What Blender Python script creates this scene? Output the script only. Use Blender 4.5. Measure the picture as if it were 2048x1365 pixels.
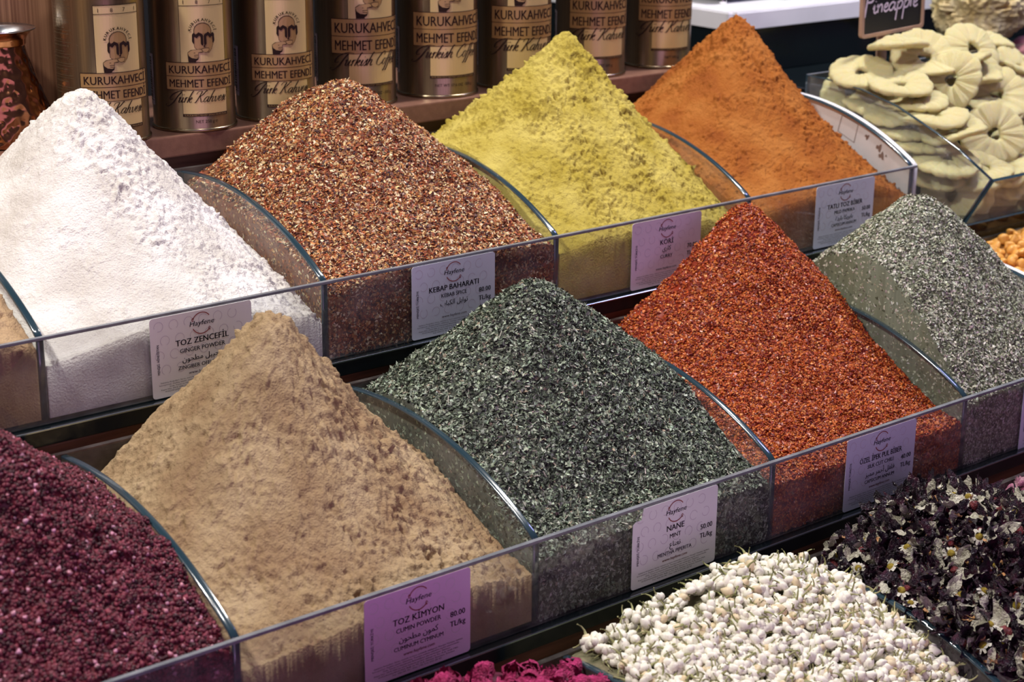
import bpy, bmesh, math, random
import numpy as np
from mathutils import Vector, Matrix
from mathutils.geometry import tessellate_polygon
for o in list(bpy.data.objects): bpy.data.objects.remove(o)
SC = bpy.context.scene; COL = SC.collection
rng = np.random.default_rng(7); random.seed(7)
PI = math.pi
# ------------------------------------------------------------------ camera
YAW, PITCH, ROLL, FPX = 0.67950596, 0.31374758, 0.01057749, 3558.844
CAMLOC = Vector((-0.41191558, -0.95246612, 0.37934253))
fw = Vector((math.sin(YAW)*math.cos(PITCH), math.cos(YAW)*math.cos(PITCH), -math.sin(PITCH)))
r0 = Vector((math.cos(YAW), -math.sin(YAW), 0)); u0 = r0.cross(fw)
rt = math.cos(ROLL)*r0+math.sin(ROLL)*u0; up = -math.sin(ROLL)*r0+math.cos(ROLL)*u0
cd = bpy.data.cameras.new('camera'); cam = bpy.data.objects.new('camera', cd); COL.objects.link(cam)
cam.matrix_world = Matrix(((rt.x, up.x, -fw.x, CAMLOC.x), (rt.y, up.y, -fw.y, CAMLOC.y), (rt.z, up.z, -fw.z, CAMLOC.z), (0, 0, 0, 1)))
cd.sensor_width = 36; cd.lens = FPX/2048*36; cd.clip_start = .02; cd.clip_end = 50
cd.dof.use_dof = True; cd.dof.focus_distance = 1.17; cd.dof.aperture_fstop = 13
SC.camera = cam
# ------------------------------------------------------------------ light
w = bpy.data.worlds.new('world'); SC.world = w; w.use_nodes = True
w.node_tree.nodes['Background'].inputs[0].default_value = (.50, .44, .62, 1)
w.node_tree.nodes['Background'].inputs[1].default_value = .11
def area(name, loc, target, size, power, color, sy=None):
    l = bpy.data.lights.new(name, 'AREA'); l.energy = power; l.color = color; l.size = size
    if sy: l.shape = 'RECTANGLE'; l.size_y = sy
    o = bpy.data.objects.new(name, l); COL.objects.link(o); o.location = loc
    o.rotation_euler = (Vector(target)-Vector(loc)).to_track_quat('-Z', 'Y').to_euler(); return o
area('overhead_key_fill', (-.62, .04, 1.30), (.25, 0, 0), .10, 20.0, (1, .94, .86))
area('overhead_key_fill', (1.15, .06, 1.40), (.85, 0, 0), .11, 16.0, (1, .94, .88))
area('overhead_key_fill', (.22, -.24, 1.25), (.35, -.35, -.2), .10, 5.0, (1, .95, .92))
area('overhead_key_fill', (1.15, .05, 1.0), (1.02, .08, .1), .08, 3.2, (1, .96, .98))  # extra light added to brighten the pineapple rings
area('violet_fill_light', (-.3, -2.2, .35), (.3, 0, 0), 1.6, 9.0, (.86, .52, .98))  # broad unseen fill standing for the violet ambient light, not a sign
area('violet_fill_light', (.02, -.95, -.05), (.1, -.23, -.08), .16, .22, (.85, .35, 1))  # violet fill added low in front to tint the cumin label
area('blue_fill_light', (1.0, 1.0, 1.0), (.8, .2, 0), .3, 7.0, (.42, .45, 1))  # unseen blue rim light for highlights on the divider edges
area('blue_fill_light', (1.25, -.25, .85), (1.0, .3, .13), .2, 2.2, (.45, .45, 1))  # blue fill added to tint the white counter top
SC.view_settings.view_transform = 'Standard'; SC.view_settings.look = 'None'
SC.view_settings.exposure = 0.0; SC.view_settings.gamma = 1; SC.view_settings.use_curve_mapping = False
SC.cycles.transparent_max_bounces = 24; SC.cycles.max_bounces = 10; SC.cycles.glossy_bounces = 5
# ------------------------------------------------------------------ helpers
RB, OB = .00559242, np.array([-.00596852, -.23018316, -.10143807])
OC = OB*2+np.array([0, 0, .004])
def rowm(k):
    o = (np.zeros(3), OB, OC)[k]
    return Matrix.Translation(Vector(o.tolist())) @ Matrix.Rotation(RB*k, 4, 'Z')
ROW = [rowm(0), rowm(1), rowm(2)]
def proj(P):
    d = Vector(P)-CAMLOC; z = d.dot(fw); return 1024+FPX*d.dot(rt)/z, 682.5-FPX*d.dot(up)/z, z
def ray(px, py): return (fw*FPX+rt*(px-1024)-up*(py-682.5)).normalized()
def hit(px, py, ax, v):
    d = ray(px, py); return CAMLOC+d*((v-CAMLOC[ax])/d[ax])
def link(name, me, parent=None):
    o = bpy.data.objects.new(name, me); COL.objects.link(o)
    if parent is not None: o.parent = parent
    return o
def tag(o, label=None, cat=None, group=None, kind=None):
    for k, v in (('label', label), ('category', cat), ('group', group), ('kind', kind)):
        if v: o[k] = v
    return o
def thing(name, M, label, cat, group=None):
    o = bpy.data.objects.new(name, None); COL.objects.link(o); o.matrix_world = M if isinstance(M, Matrix) else Matrix.Translation(Vector(M))
    o.empty_display_size = .01
    return tag(o, label, cat, group)
def mesh(name, V, F, mats, mi=None, smooth=False, cols=None):
    me = bpy.data.meshes.new(name)
    V = np.asarray(V, np.float32)
    if isinstance(F, np.ndarray):
        n, k = F.shape
        me.vertices.add(len(V)); me.vertices.foreach_set('co', V.ravel())
        me.loops.add(n*k); me.loops.foreach_set('vertex_index', F.astype(np.int32).ravel())
        me.polygons.add(n); me.polygons.foreach_set('loop_start', np.arange(0, n*k, k, dtype=np.int32))
        me.update(calc_edges=True)
    else:
        me.from_pydata(V.tolist(), [], F)
    for m in (mats if isinstance(mats, (list, tuple)) else [mats]): me.materials.append(m)
    if mi is not None: me.polygons.foreach_set('material_index', np.asarray(mi, np.int32))
    if smooth: me.polygons.foreach_set('use_smooth', np.ones(len(me.polygons), bool))
    if cols is not None:
        a = me.color_attributes.new('col', 'FLOAT_COLOR', 'POINT')
        c = np.ones((len(V), 4), np.float32); c[:, :3] = cols; a.data.foreach_set('color', c.ravel())
    me.update(); return me
def box(name, lo, hi, mat, parent=None, bev=.0008, seg=2):
    bm = bmesh.new(); bmesh.ops.create_cube(bm, size=1)
    lo, hi = Vector(lo), Vector(hi)
    for v in bm.verts: v.co = Vector([lo[i]+(v.co[i]+.5)*(hi[i]-lo[i]) for i in range(3)])
    if bev: bmesh.ops.bevel(bm, geom=bm.edges[:], offset=bev, segments=seg, profile=.7, affect='EDGES')
    me = bpy.data.meshes.new(name); bm.to_mesh(me); bm.free(); me.materials.append(mat)
    return link(name, me, parent)
# --- noise
def vn(x, y, seed=0):
    ix = np.floor(x).astype(np.int64); iy = np.floor(y).astype(np.int64); fx = x-ix; fy = y-iy
    fx = fx*fx*(3-2*fx); fy = fy*fy*(3-2*fy)
    def h(a, b):
        n = (a*374761393+b*668265263+seed*974634777) & 0xffffffff
        n = ((n ^ (n >> 13))*1274126177) & 0xffffffff
        return ((n ^ (n >> 16)) & 0xffff)/65535.
    a = h(ix, iy); b = h(ix+1, iy); c = h(ix, iy+1); d = h(ix+1, iy+1)
    return (a+(b-a)*fx)*(1-fy)+(c+(d-c)*fx)*fy
def fbm(x, y, sc, oc=3, seed=0):
    s = 0; a = 1; t = 0
    for i in range(oc):
        s = s+a*vn(x/sc+i*17.3, y/sc+i*9.1, seed+i); t += a; a *= .5; sc /= 2.03
    return s/t*2-1
# ------------------------------------------------------------------ materials
def nm(name):
    m = bpy.data.materials.new(name); m.use_nodes = True; nt = m.node_tree
    return m, nt, nt.nodes['Principled BSDF']
def nd(nt, t, **k):
    n = nt.nodes.new(t)
    for a, b in k.items():
        if a in n.inputs.keys(): n.inputs[a].default_value = b
        else: setattr(n, a, b)
    return n
def simple(name, col, rough=.5, metal=0, spec=.5, **k):
    m, nt, b = nm(name)
    b.inputs['Base Color'].default_value = (*col, 1); b.inputs['Roughness'].default_value = rough
    b.inputs['Metallic'].default_value = metal; b.inputs['Specular IOR Level'].default_value = spec
    for a, v in k.items(): b.inputs[a.replace('_', ' ')].default_value = v
    return m
def noisy(name, c1, c2, scale, rough=.7, bump=.0, bscale=None, detail=6, stretch=(1, 1, 1), metal=0, spec=.4, bdist=.001, c3=None):
    m, nt, b = nm(name)
    tc = nd(nt, 'ShaderNodeTexCoord'); mp = nd(nt, 'ShaderNodeMapping'); mp.inputs['Scale'].default_value = stretch
    nt.links.new(tc.outputs['Object'], mp.inputs[0])
    n = nd(nt, 'ShaderNodeTexNoise', Scale=scale, Detail=detail); nt.links.new(mp.outputs[0], n.inputs['Vector'])
    r = nd(nt, 'ShaderNodeValToRGB'); e = r.color_ramp.elements
    e[0].position = .35; e[0].color = (*c1, 1); e[1].position = .65; e[1].color = (*c2, 1)
    if c3: x = e.new(.5); x.color = (*c3, 1)
    nt.links.new(n.outputs[0], r.inputs[0]); nt.links.new(r.outputs[0], b.inputs['Base Color'])
    b.inputs['Roughness'].default_value = rough; b.inputs['Metallic'].default_value = metal; b.inputs['Specular IOR Level'].default_value = spec
    if bump:
        n2 = nd(nt, 'ShaderNodeTexNoise', Scale=bscale or scale, Detail=4); nt.links.new(mp.outputs[0], n2.inputs['Vector'])
        bp = nd(nt, 'ShaderNodeBump', Strength=bump, Distance=bdist)
        nt.links.new(n2.outputs[0], bp.inputs['Height']); nt.links.new(bp.outputs[0], b.inputs['Normal'])
    return m
def attr_mat(name, rough=.6, spec=.4, sss=0, coat=0):
    m, nt, b = nm(name); a = nd(nt, 'ShaderNodeAttribute', attribute_name='col')
    nt.links.new(a.outputs['Color'], b.inputs['Base Color']); b.inputs['Roughness'].default_value = rough
    b.inputs['Specular IOR Level'].default_value = spec
    if coat: b.inputs['Coat Weight'].default_value = coat; b.inputs['Coat Roughness'].default_value = .2
    if sss:
        b.inputs['Subsurface Weight'].default_value = sss; b.inputs['Subsurface Radius'].default_value = (1, .7, .4); b.inputs['Subsurface Scale'].default_value = .003
    return m
def glass_mat(name, tint, dust=.05, dcol=(.75, .70, .66), rough=.02):
    m, nt, b = nm(name); nt.nodes.remove(b); out = nt.nodes['Material Output']
    fr = nd(nt, 'ShaderNodeFresnel', IOR=1.5); tr = nd(nt, 'ShaderNodeBsdfTransparent', Color=(*tint, 1))
    gl = nd(nt, 'ShaderNodeBsdfGlossy', Roughness=rough); mx = nd(nt, 'ShaderNodeMixShader')
    ge = nd(nt, 'ShaderNodeNewGeometry'); mu = nd(nt, 'ShaderNodeMath', operation='MULTIPLY'); iv = nd(nt, 'ShaderNodeMath', operation='SUBTRACT'); iv.inputs[0].default_value = 1
    nt.links.new(ge.outputs['Backfacing'], iv.inputs[1]); nt.links.new(fr.outputs[0], mu.inputs[0]); nt.links.new(iv.outputs[0], mu.inputs[1]); nt.links.new(mu.outputs[0], mx.inputs[0]); nt.links.new(tr.outputs[0], mx.inputs[1]); nt.links.new(gl.outputs[0], mx.inputs[2])
    tc = nd(nt, 'ShaderNodeTexCoord'); n = nd(nt, 'ShaderNodeTexNoise', Scale=28, Detail=7, Roughness=.65)
    nt.links.new(tc.outputs['Object'], n.inputs['Vector'])
    r = nd(nt, 'ShaderNodeMapRange'); r.inputs['From Min'].default_value = .42; r.inputs['From Max'].default_value = .8; r.inputs['To Max'].default_value = dust*3.2; r.inputs['To Min'].default_value = dust*.5
    nt.links.new(n.outputs[0], r.inputs['Value'])
    df = nd(nt, 'ShaderNodeBsdfDiffuse', Color=(*dcol, 1)); m2 = nd(nt, 'ShaderNodeMixShader')
    nt.links.new(r.outputs[0], m2.inputs[0]); nt.links.new(mx.outputs[0], m2.inputs[1]); nt.links.new(df.outputs[0], m2.inputs[2])
    nt.links.new(m2.outputs[0], out.inputs[0]); return m
GLASS = glass_mat('clear_glass', (.945, .962, .955), .035)
FGLASS = glass_mat('smeared_dimming_glass', (.885, .895, .90), .04)  # smear film, plus a darker tint added to shade the heap fronts behind
GEDGE = simple('polished_glass_edge', (.018, .044, .062), .16, 0, 1.0, Coat_Weight=1.0)
GRIM = noisy('dusty_glass_rim', (.15, .16, .18), (.24, .25, .28), 60, .2, .1)
BLACK = simple('black_acrylic', (.006, .010, .012), .12, 0, .6)
SILVER = simple('edge_glint_strip', (.55, .62, .68), .18, 1)
WOODR = noisy('rail_wood', (.075, .026, .014), (.19, .075, .04), 14, .45, .15, 60, 6, (1, 14, 14))
WOODD = noisy('dark_wood', (.05, .025, .018), (.09, .045, .03), 14, .5, .1, 60, 6, (1, 12, 12))
LEDGE = noisy('ledge_laminate', (.16, .078, .055), (.20, .10, .07), 160, .38, .12, 900)
BAMB = noisy('bamboo_grain', (.13, .055, .028), (.32, .165, .09), 9, .42, .2, 30, 8, (40, 1, .5))
DARK = simple('near_black', (.006, .006, .008), .6)
WHITE = noisy('white_laminate', (.80, .80, .84), (.86, .86, .90), 20, .3)
CHROME = simple('chrome', (.8, .8, .8), .12, 1)
# ------------------------------------------------------------------ structure
tag(box('floor', (-3, -3, -.95), (4, 3, -.9), noisy('floor_tiles', (.10, .09, .09), (.16, .15, .14), 4), bev=0), kind='structure')
tag(box('wall_back', (-3, .62, -.9), (4, .66, 2.4), DARK, bev=0), kind='structure')
# ------------------------------------------------------------------ stand
P0, P1, P2 = (0., .0541), (.0874, .1094), (.194, .0949)
def arcp(n=28, ext=0):
    t = np.linspace(0, 1, n)
    return [((1-a)**2*P0[0]+2*a*(1-a)*P1[0]+a*a*P2[0], (1-a)**2*P0[1]+2*a*(1-a)*P1[1]+a*a*P2[1]+ext) for a in t]
BINS = [(-2, 4), (-2, 4), (-1, 4)]
NAMER = ['upper', 'middle', 'lower']
def divider(x, th, parent, name='divider', mats=None, prof=None, sides=None):
    pr = prof or ([(.0018, .0015)]+[(max(y, .0018), z-.0008) for y, z in arcp()]+[(.194, .0015)])
    n = len(pr); V = [(x-th/2, y, z) for y, z in pr]+[(x+th/2, y, z) for y, z in pr]
    F = [list(range(n))[::-1], [n+i for i in range(n)]]; mi = [0, 0]
    for i in range(n):
        j = (i+1) % n; F.append([i, j, n+j, n+i]); mi.append(1)
    bm = bmesh.new(); vs = [bm.verts.new(v) for v in V]
    for f in F: bm.faces.new([vs[i] for i in f])
    bm.normal_update(); es = [e for e in bm.edges if len(e.link_faces) == 2 and sum(abs(f.normal.x) > .9 for f in e.link_faces) == 1]
    bmesh.ops.bevel(bm, geom=es, offset=th*.24, segments=3, profile=.5, affect='EDGES'); bm.normal_update()
    bmesh.ops.recalc_face_normals(bm, faces=bm.faces[:])
    for f in bm.faces:
        sd = abs(f.normal.x) > .995; f.material_index = 0 if sd else 1; f.smooth = not sd
    me = bpy.data.meshes.new(name); bm.to_mesh(me); bm.free()
    for m in (mats or [GLASS, GEDGE]): me.materials.append(m)
    return link(name, me, parent)
for k in range(3):
    M = ROW[k]; a, b = BINS[k]; x0, x1 = a*.2-.003, b*.2+.003
    zb = -.9-M.translation.z
    st = thing('display_step', M, f'{NAMER[k]} black-edged wooden step with brown rail, under the {NAMER[k]} row of bins', 'display stand')
    X1 = x1+(.02, .25, .02)[k]
    box('black_edge', (x0, -.0065, -.0118), (X1, .197, -.0008), BLACK, st, .0015, 3)
    box('edge_glint_strip', (x0, -.0073, -.0020), (X1, -.0060, -.0006), SILVER, st, .0003, 1)  # bright strip added as the highlight along the bottom glass edge
    box('wood_rail', (x0, -.0045, -.0215), (X1, .19, -.012), WOODR, st, .0015, 2)
    box('riser', (x0, .004, zb), (X1, .19, -.0217), WOODD, st, .001, 1)
    g = thing('glass_bin_row', M, f'row of clear glass spice bins with curved dividers on the {NAMER[k]} step', 'glass bins')
    box('front_panel', (x0, -.0015, 0), (x1, .0015, .0524), FGLASS, g, 0)
    box('polished_rim', (x0, -.0015, .0525), (x1, .0017, .0545), GRIM, g, .0005, 2)
    box('back_panel', (x0, .1935, 0), (x1, .1975, .0949), GLASS, g, 0)
    box('base_panel', (x0, .0018, 0), (x1, .193, .0015), GLASS, g, 0)
    for i in range(a, b+1):
        xx = i*.2 if not (k == 1 and i == 4) else .787
        divider(xx, .005, g)
    if k < 2:
        xx = (.8 if k == 0 else .787)+.0052
        sb = divider(xx, .005, g, 'side_board', [noisy('stained_white_board', (.90, .88, .93), (.80, .75, .78), 22, .5), WHITE])
# dirt marks and sticker outline on the white side board
def blob(cx, cz, r, seed):
    an = np.linspace(0, 2*PI, 15)[:-1]; rr = r*(1+.35*np.sin(an*3+seed)+.2*np.cos(an*5+seed*2))
    return [(.8024, cx+a*math.cos(t), cz+a*math.sin(t)) for a, t in zip(rr, an)]
DIRT = simple('spice_stain', (.20, .13, .11), .8)
# ------------------------------------------------------------------ heaps
PILE = {
 'tan': [-.095, .12, .165, 1.2, 1.25, 1.1, 1.1, .016, 1.9],
 'ginger': [.1098, .1557, .1673, 1.5943, 1.2451, 1.187, 1.0277, .016, 1.9625],
 'kebab': [.3062, .135, .1556, 1.1695, 1.3534, 1.2073, .6435, .0261, 2.3575],
 'curry': [.521, .1372, .1761, 1.355, 1.2477, .8348, 1.2427, .0045, 1.4897],
 'paprika': [.719, .1402, .1716, 1.7426, 1.3831, 1.1421, 1.2833, .011, 2.12],
 'sumac': [-.0979, .1032, .1736, 1.182, 1.6143, .95, .7023, .0055, 2.3068],
 'cumin': [.1061, .1319, .1756, 1.7169, 1.8583, 1.6527, 1.1785, .0127, 2.8765],
 'mint': [.3074, .1383, .1603, .962, 1.4292, .8905, 1.2654, .0165, 2.1444],
 'chili': [.5555, .1828, .1638, 1.2488, 1.1733, .8544, .9149, .0123, 1.9145],
 'oregano': [.6674, .1083, .1696, .9392, 1.4664, .7573, 1.1787, .0211, .4082],
 'jasmine': [.3267, .1715, .1174, .3494, .586, .1972, .5272, .0196, 1.1969],
 'hibiscus': [.491, .1316, .1280, .526, .5, .5849, .3787, .0211, .8888],
 'rose': [.0845, .0997, .1338, .4971, .5, .5, .3692, .0204, 1.2679]}
def zs(P, x, y):
    xa, ya, za, sR, sF, sL, sB, a, cc = P
    dx = x-xa; dy = y-ya; r = np.sqrt(dx*dx+dy*dy)+1e-9
    wx = (dx/r)**2; s = np.where(dx > 0, sR, sL)*wx+np.where(dy > 0, sB, sF)*(1-wx)
    q = (np.sqrt(r*r+a*a)-a); rc = np.minimum(r, 1/(2.02*cc)) if cc > 0 else r
    return np.maximum(za-s*np.where(r > rc, (np.sqrt(rc*rc+a*a)-a), q)*(1-cc*rc), .012)
def heap_grid(P, x0, x1, y0, y1, res, disp):
    nx = int((x1-x0)/res)+1; ny = int((y1-y0)/res)+1
    X, Y = np.meshgrid(np.linspace(x0, x1, nx), np.linspace(y0, y1, ny))
    Z = zs(P, X, Y)
    gy, gx = np.gradient(Z, (y1-y0)/(ny-1), (x1-x0)/(nx-1))
    n = np.stack([-gx, -gy, np.ones_like(Z)], -1); n /= np.linalg.norm(n, axis=-1, keepdims=True)
    D = disp(X, Y)
    edge = np.minimum(np.minimum(X-x0, x1-X), np.minimum(Y-y0, y1-Y)); m = np.clip(edge/.0015, 0, 1)
    V = np.stack([X+n[..., 0]*D*m, Y+n[..., 1]*D*m, Z+n[..., 2]*D], -1)
    idx = np.arange(nx*ny).reshape(ny, nx)
    F = np.stack([idx[:-1, :-1], idx[:-1, 1:], idx[1:, 1:], idx[1:, :-1]], -1).reshape(-1, 4)
    V = V.reshape(-1, 3)
    # skirts down to the bin floor
    loop = np.concatenate([idx[0, :], idx[1:, -1], idx[-1, -2::-1], idx[-2:0:-1, 0]])
    B = V[loop].copy(); B[:, 2] = .0018; nb = len(V); L = len(loop)
    bi = nb+np.arange(L)
    S = np.stack([loop, bi, np.roll(bi, -1), np.roll(loop, -1)], -1)
    return np.concatenate([V, B]), np.concatenate([F, S])
def powder(key, k, b, mat, disp, label, res=.00068, name='spice_heap'):
    V, F = heap_grid(PILE[key], b*.2+.0028, b*.2+.1972, .0022, .192, res, disp)
    o = link(name, mesh(name, V, F, mat, smooth=True)); o.matrix_world = ROW[k]
    return tag(o, label, 'spice', kind='stuff')
def ss(x, a, b):
    t = np.clip((x-a)/(b-a), 0, 1); return t*t*(3-2*t)
def mkdisp(seed, ridge, rough=1., streak=1., base=.35, lump=1.):
    def f(X, Y):
        m = base+(1-base)*ss(X+.25*Y+.012*fbm(X, Y, .03, 2, seed+50), ridge, ridge+.03)
        m = m*(.65+.7*ss(fbm(X, Y, .02, 2, seed+9), -.4, .4))
        d = .0022*fbm(X, Y, .05, 2, seed)+.0007*fbm(X, Y, .012, 2, seed+3)
        n1 = fbm(X, Y*streak, .0038, 3, seed+5); n2 = fbm(X, Y*streak, .0022, 2, seed+7)
        d = d+m*rough*(.0026*n1*np.abs(n1)+.0013*n2)
        c = fbm(X, Y, .0058, 3, seed+11); d = d-m*rough*.0015*ss(c, .30, .60)+lump*m*.0018*ss(-c, .32, .55)
        return d+.00012*fbm(X, Y, .0012, 1, seed+13)
    return f
def powder_mat(name, c1, c2, c3=None):
    m = noisy(name, c1, c2, 30, .95, .9, 750, 8, spec=.12, bdist=.0013, c3=c3); return m
GING = powder_mat('ginger_powder', (.62, .58, .54), (.81, .78, .76))
powder('ginger', 0, 0, GING, mkdisp(1, .105, 1.0, .9, .25), 'tall white ginger powder cone in the upper row of glass bins')
powder('tan', 0, -1, powder_mat('tan_powder', (.42, .28, .16), (.50, .35, .21)), mkdisp(21, -.1), 'pale tan powder at the left edge, in the bin left of the white ginger', .0015)
powder('curry', 0, 2, powder_mat('curry_powder', (.40, .31, .05), (.55, .45, .115)), mkdisp(2, .45, 1.15, 1, .6), 'tall mustard yellow curry powder cone between the kebab spice and the orange paprika')
powder('paprika', 0, 3, powder_mat('paprika_powder', (.27, .078, .016), (.40, .150, .034), (.34, .112, .022)), mkdisp(3, .70, .95, 1.4, .65), 'tall orange paprika powder cone at the right end of the upper row')
powder('cumin', 1, 0, powder_mat('cumin_powder', (.31, .205, .115), (.44, .325, .195), (.37, .262, .15)), mkdisp(4, .12, 1.45, .7, .62), 'large tan brown cumin powder cone in the middle row, in front')
# --- flakes
OCT = (np.array([(1, 0, 0), (-1, .1, 0), (0, 1, .1), (.1, -1, 0), (0, .1, 1), (.1, 0, -1)], float), np.array([(0, 2, 4), (2, 1, 4), (1, 3, 4), (3, 0, 4), (2, 0, 5), (1, 2, 5), (3, 1, 5), (0, 3, 5)]))
LEAF = (np.array([(-1, 0, 0), (-.2, .55, .22), (-.25, -.5, .25), (1, .05, .1), (.1, 0, -.05)], float), np.array([(0, 4, 1), (0, 2, 4), (1, 4, 3), (4, 2, 3)]))
CHIP = (np.array([(-1, -.2, 0), (-.4, .7, .25), (.7, .5, 0), (.9, -.4, .3), (-.1, -.8, .1), (0, 0, .35)], float), np.array([(0, 5, 1), (1, 5, 2), (2, 5, 3), (3, 5, 4), (4, 5, 0)]))
SLIV = (np.array([(-1, -.1, 0), (-1, .1, .05), (1, .12, .1), (1, -.1, .0), (0, 0, .22)], float), np.array([(0, 4, 1), (1, 4, 2), (2, 4, 3), (3, 4, 0)]))
CURL = (np.array([(-1, -.3, .3), (-1, .3, .35), (-.3, -.45, -.02), (-.3, .4, 0), (.4, -.4, 0), (.4, .45, .05), (1, -.15, .4), (1, .2, .45)], float), np.array([(0, 2, 3), (0, 3, 1), (2, 4, 5), (2, 5, 3), (4, 6, 7), (4, 7, 5)]))
def rots(n, nrm, tilt):
    nn = nrm+rng.normal(size=(n, 3))*tilt; nn /= np.linalg.norm(nn, axis=1, keepdims=True)
    t = rng.normal(size=(n, 3)); t -= nn*(t*nn).sum(1, keepdims=True); t /= np.linalg.norm(t, axis=1, keepdims=True)
    return np.stack([t, np.cross(nn, t), nn], -1)     # columns
def inst(tpl, pos, R, S, col):
    tv, tf = tpl; n = len(pos); k = len(tv)
    V = np.einsum('nij,nkj->nki', R, tv[None]*S[:, None, :])+pos[:, None, :]
    V = V+rng.normal(size=V.shape)*S[:, None, :1]*.05
    F = (tf[None]+(np.arange(n)*k)[:, None, None]).reshape(-1, 3)
    return V.reshape(-1, 3), F, np.repeat(col, k, 0)
def surf_pts(P, x0, x1, y0, y1, n, disp=None):
    x = rng.uniform(x0, x1, n*2); y = rng.uniform(y0, y1, n*2); e = 1e-4
    z = zs(P, x, y); gx = (zs(P, x+e, y)-z)/e; gy = (zs(P, x, y+e)-z)/e
    a = np.sqrt(1+gx*gx+gy*gy); keep = (rng.uniform(size=2*n) < a/2.1) & ((gy > -5))
    keep &= ~((y > PILE_BACK[0]) & (rng.uniform(size=2*n) < .55))
    x, y, z, gx, gy = [q[keep][:n] for q in (x, y, z, gx, gy)]
    nr = np.stack([-gx, -gy, np.ones_like(gx)], -1); nr /= np.linalg.norm(nr, axis=1, keepdims=True)
    p = np.stack([x, y, z], -1)
    if disp is not None: p = p+nr*disp(x, y)[:, None]
    return p, nr
PILE_BACK = [.16]
def pick(pal, n, jit=.15):
    wts = np.array([p[0] for p in pal]); i = rng.choice(len(pal), n, p=wts/wts.sum())
    c = np.array([p[1] for p in pal])[i]; return np.clip(c*(1+rng.normal(size=(n, 1))*jit)*(1+rng.normal(size=(n, 3))*.04), 0.002, 1)
def flaked(key, k, b, basecol, kinds, disp, label, mat, lift=.0004, cat='spice', name='spice_heap', res=.0016, front=True, x1o=0):
    x0, x1, y0, y1 = b*.2+.0028, b*.2+.1972+x1o, .0022, .192
    V, F = heap_grid(PILE[key], x0, x1, y0, y1, res, disp)
    F = np.concatenate([F[:, :3], F[:, [0, 2, 3]]]); Vs = [V]; Fs = [F]; nb = len(V)
    bc = np.array(basecol)[None]*(1+.5*(vn(V[:, 0]*900, V[:, 1]*900+V[:, 2]*700, 4)[:, None]-.5)); Cs = [np.clip(bc, 0, 1)]
    for tpl, n, smin, smax, asp, th, tilt, pal in kinds:
        p, nr = surf_pts(PILE[key], x0+.001, x1-.001, y0+.001, y1, n, disp)
        if front:
            m = max(int(n*.16), 10); q = rng.uniform(size=(m, 3)); fx = x0+q[:, 0]*(x1-x0)
            pf = np.stack([fx, np.full(m, y0+.0003), q[:, 1]*zs(PILE[key], fx, y0+0*fx)], -1)
            ms = m//2; fy = y0+q[:ms, 2]*(y1-y0)*.95
            s0 = np.stack([np.full(ms, x0+.0003), fy, q[:ms, 1]*zs(PILE[key], x0+0*fy, fy)], -1)
            p = np.concatenate([p, pf, s0]); nr = np.concatenate([nr, np.tile([[0, -1., 0]], (m, 1)), np.tile([[-1., 0, 0]], (ms, 1))])
            tl = np.concatenate([np.full((len(p)-m-ms, 1), tilt), np.full((m+ms, 1), .2)])
        else: tl = tilt
        n2 = len(p); s = rng.uniform(smin, smax, n2)
        S = np.stack([s, s*rng.uniform(asp*.7, asp*1.3, n2), s*rng.uniform(th*.6, th*1.4, n2)], -1)
        p = p+nr*rng.uniform(0, lift*2, (n2, 1)); p[:, 0] = np.clip(p[:, 0], x0, x1); p[:, 1] = np.maximum(p[:, 1], y0)
        v, f, c = inst(tpl, p, rots(n2, nr, tl), S, pick(pal, n2))
        v[:, 0] = np.clip(v[:, 0], b*.2+.0026, x1+.0004); v[:, 1] = np.maximum(v[:, 1], .0017)
        Vs.append(v); Fs.append(f+nb); Cs.append(c); nb += len(v)
    o = link(name, mesh(name, np.concatenate(Vs), np.concatenate(Fs), mat, cols=np.concatenate(Cs)))
    o.matrix_world = ROW[k]; return tag(o, label, cat, kind='stuff')
def rdisp(seed, a=1.):
    return lambda X, Y: a*(.0026*fbm(X, Y, .03, 2, seed)+.0022*fbm(X, Y, .008, 3, seed+4))
FL = attr_mat('dry_flakes', .55, .35); GR = attr_mat('oily_flakes', .42, .32); HERB = attr_mat('dried_herb', .6, .4)
kp = [(5, (.36, .10, .035)), (3, (.52, .23, .07)), (2.6, (.66, .46, .22)), (3, (.07, .02, .02)), (1.6, (.84, .68, .46)), (3, (.20, .04, .018))]
flaked('kebab', 0, 1, (.16, .05, .02), [(CHIP, 21000, .0009, .0021, .65, .5, .6, kp), (OCT, 10000, .0006, .0013, .8, .6, .6, kp),
  (SLIV, 3500, .0012, .0034, .5, .5, .4, [(1, (.70, .52, .30)), (1, (.50, .25, .10))]), (OCT, 700, .0012, .0018, .9, .6, .5, [(1, (.05, .02, .025)), (1, (.65, .50, .30))])],
  rdisp(31), 'reddish brown and ochre mixed kebab spice heap between the white ginger and yellow curry', FL)
mp_ = [(4, (.11, .14, .10)), (4, (.25, .30, .22)), (3, (.44, .50, .40)), (5, (.025, .032, .022)), (.5, (.30, .24, .18))]
flaked('mint', 1, 1, (.05, .055, .04), [(LEAF, 20000, .0013, .0029, .65, .9, .7, mp_), (CHIP, 12000, .0008, .0018, .8, .9, .6, mp_), (SLIV, 700, .0015, .0035, .6, .5, .4, [(1, (.55, .50, .42))])],
  rdisp(41), 'dark grey green dried mint leaf heap between the cumin and the red chilli', HERB)
cp_ = [(5, (.36, .058, .011)), (4, (.50, .13, .022)), (4, (.17, .015, .008)), (.7, (.72, .30, .10)), (.3, (.75, .40, .34))]
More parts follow.
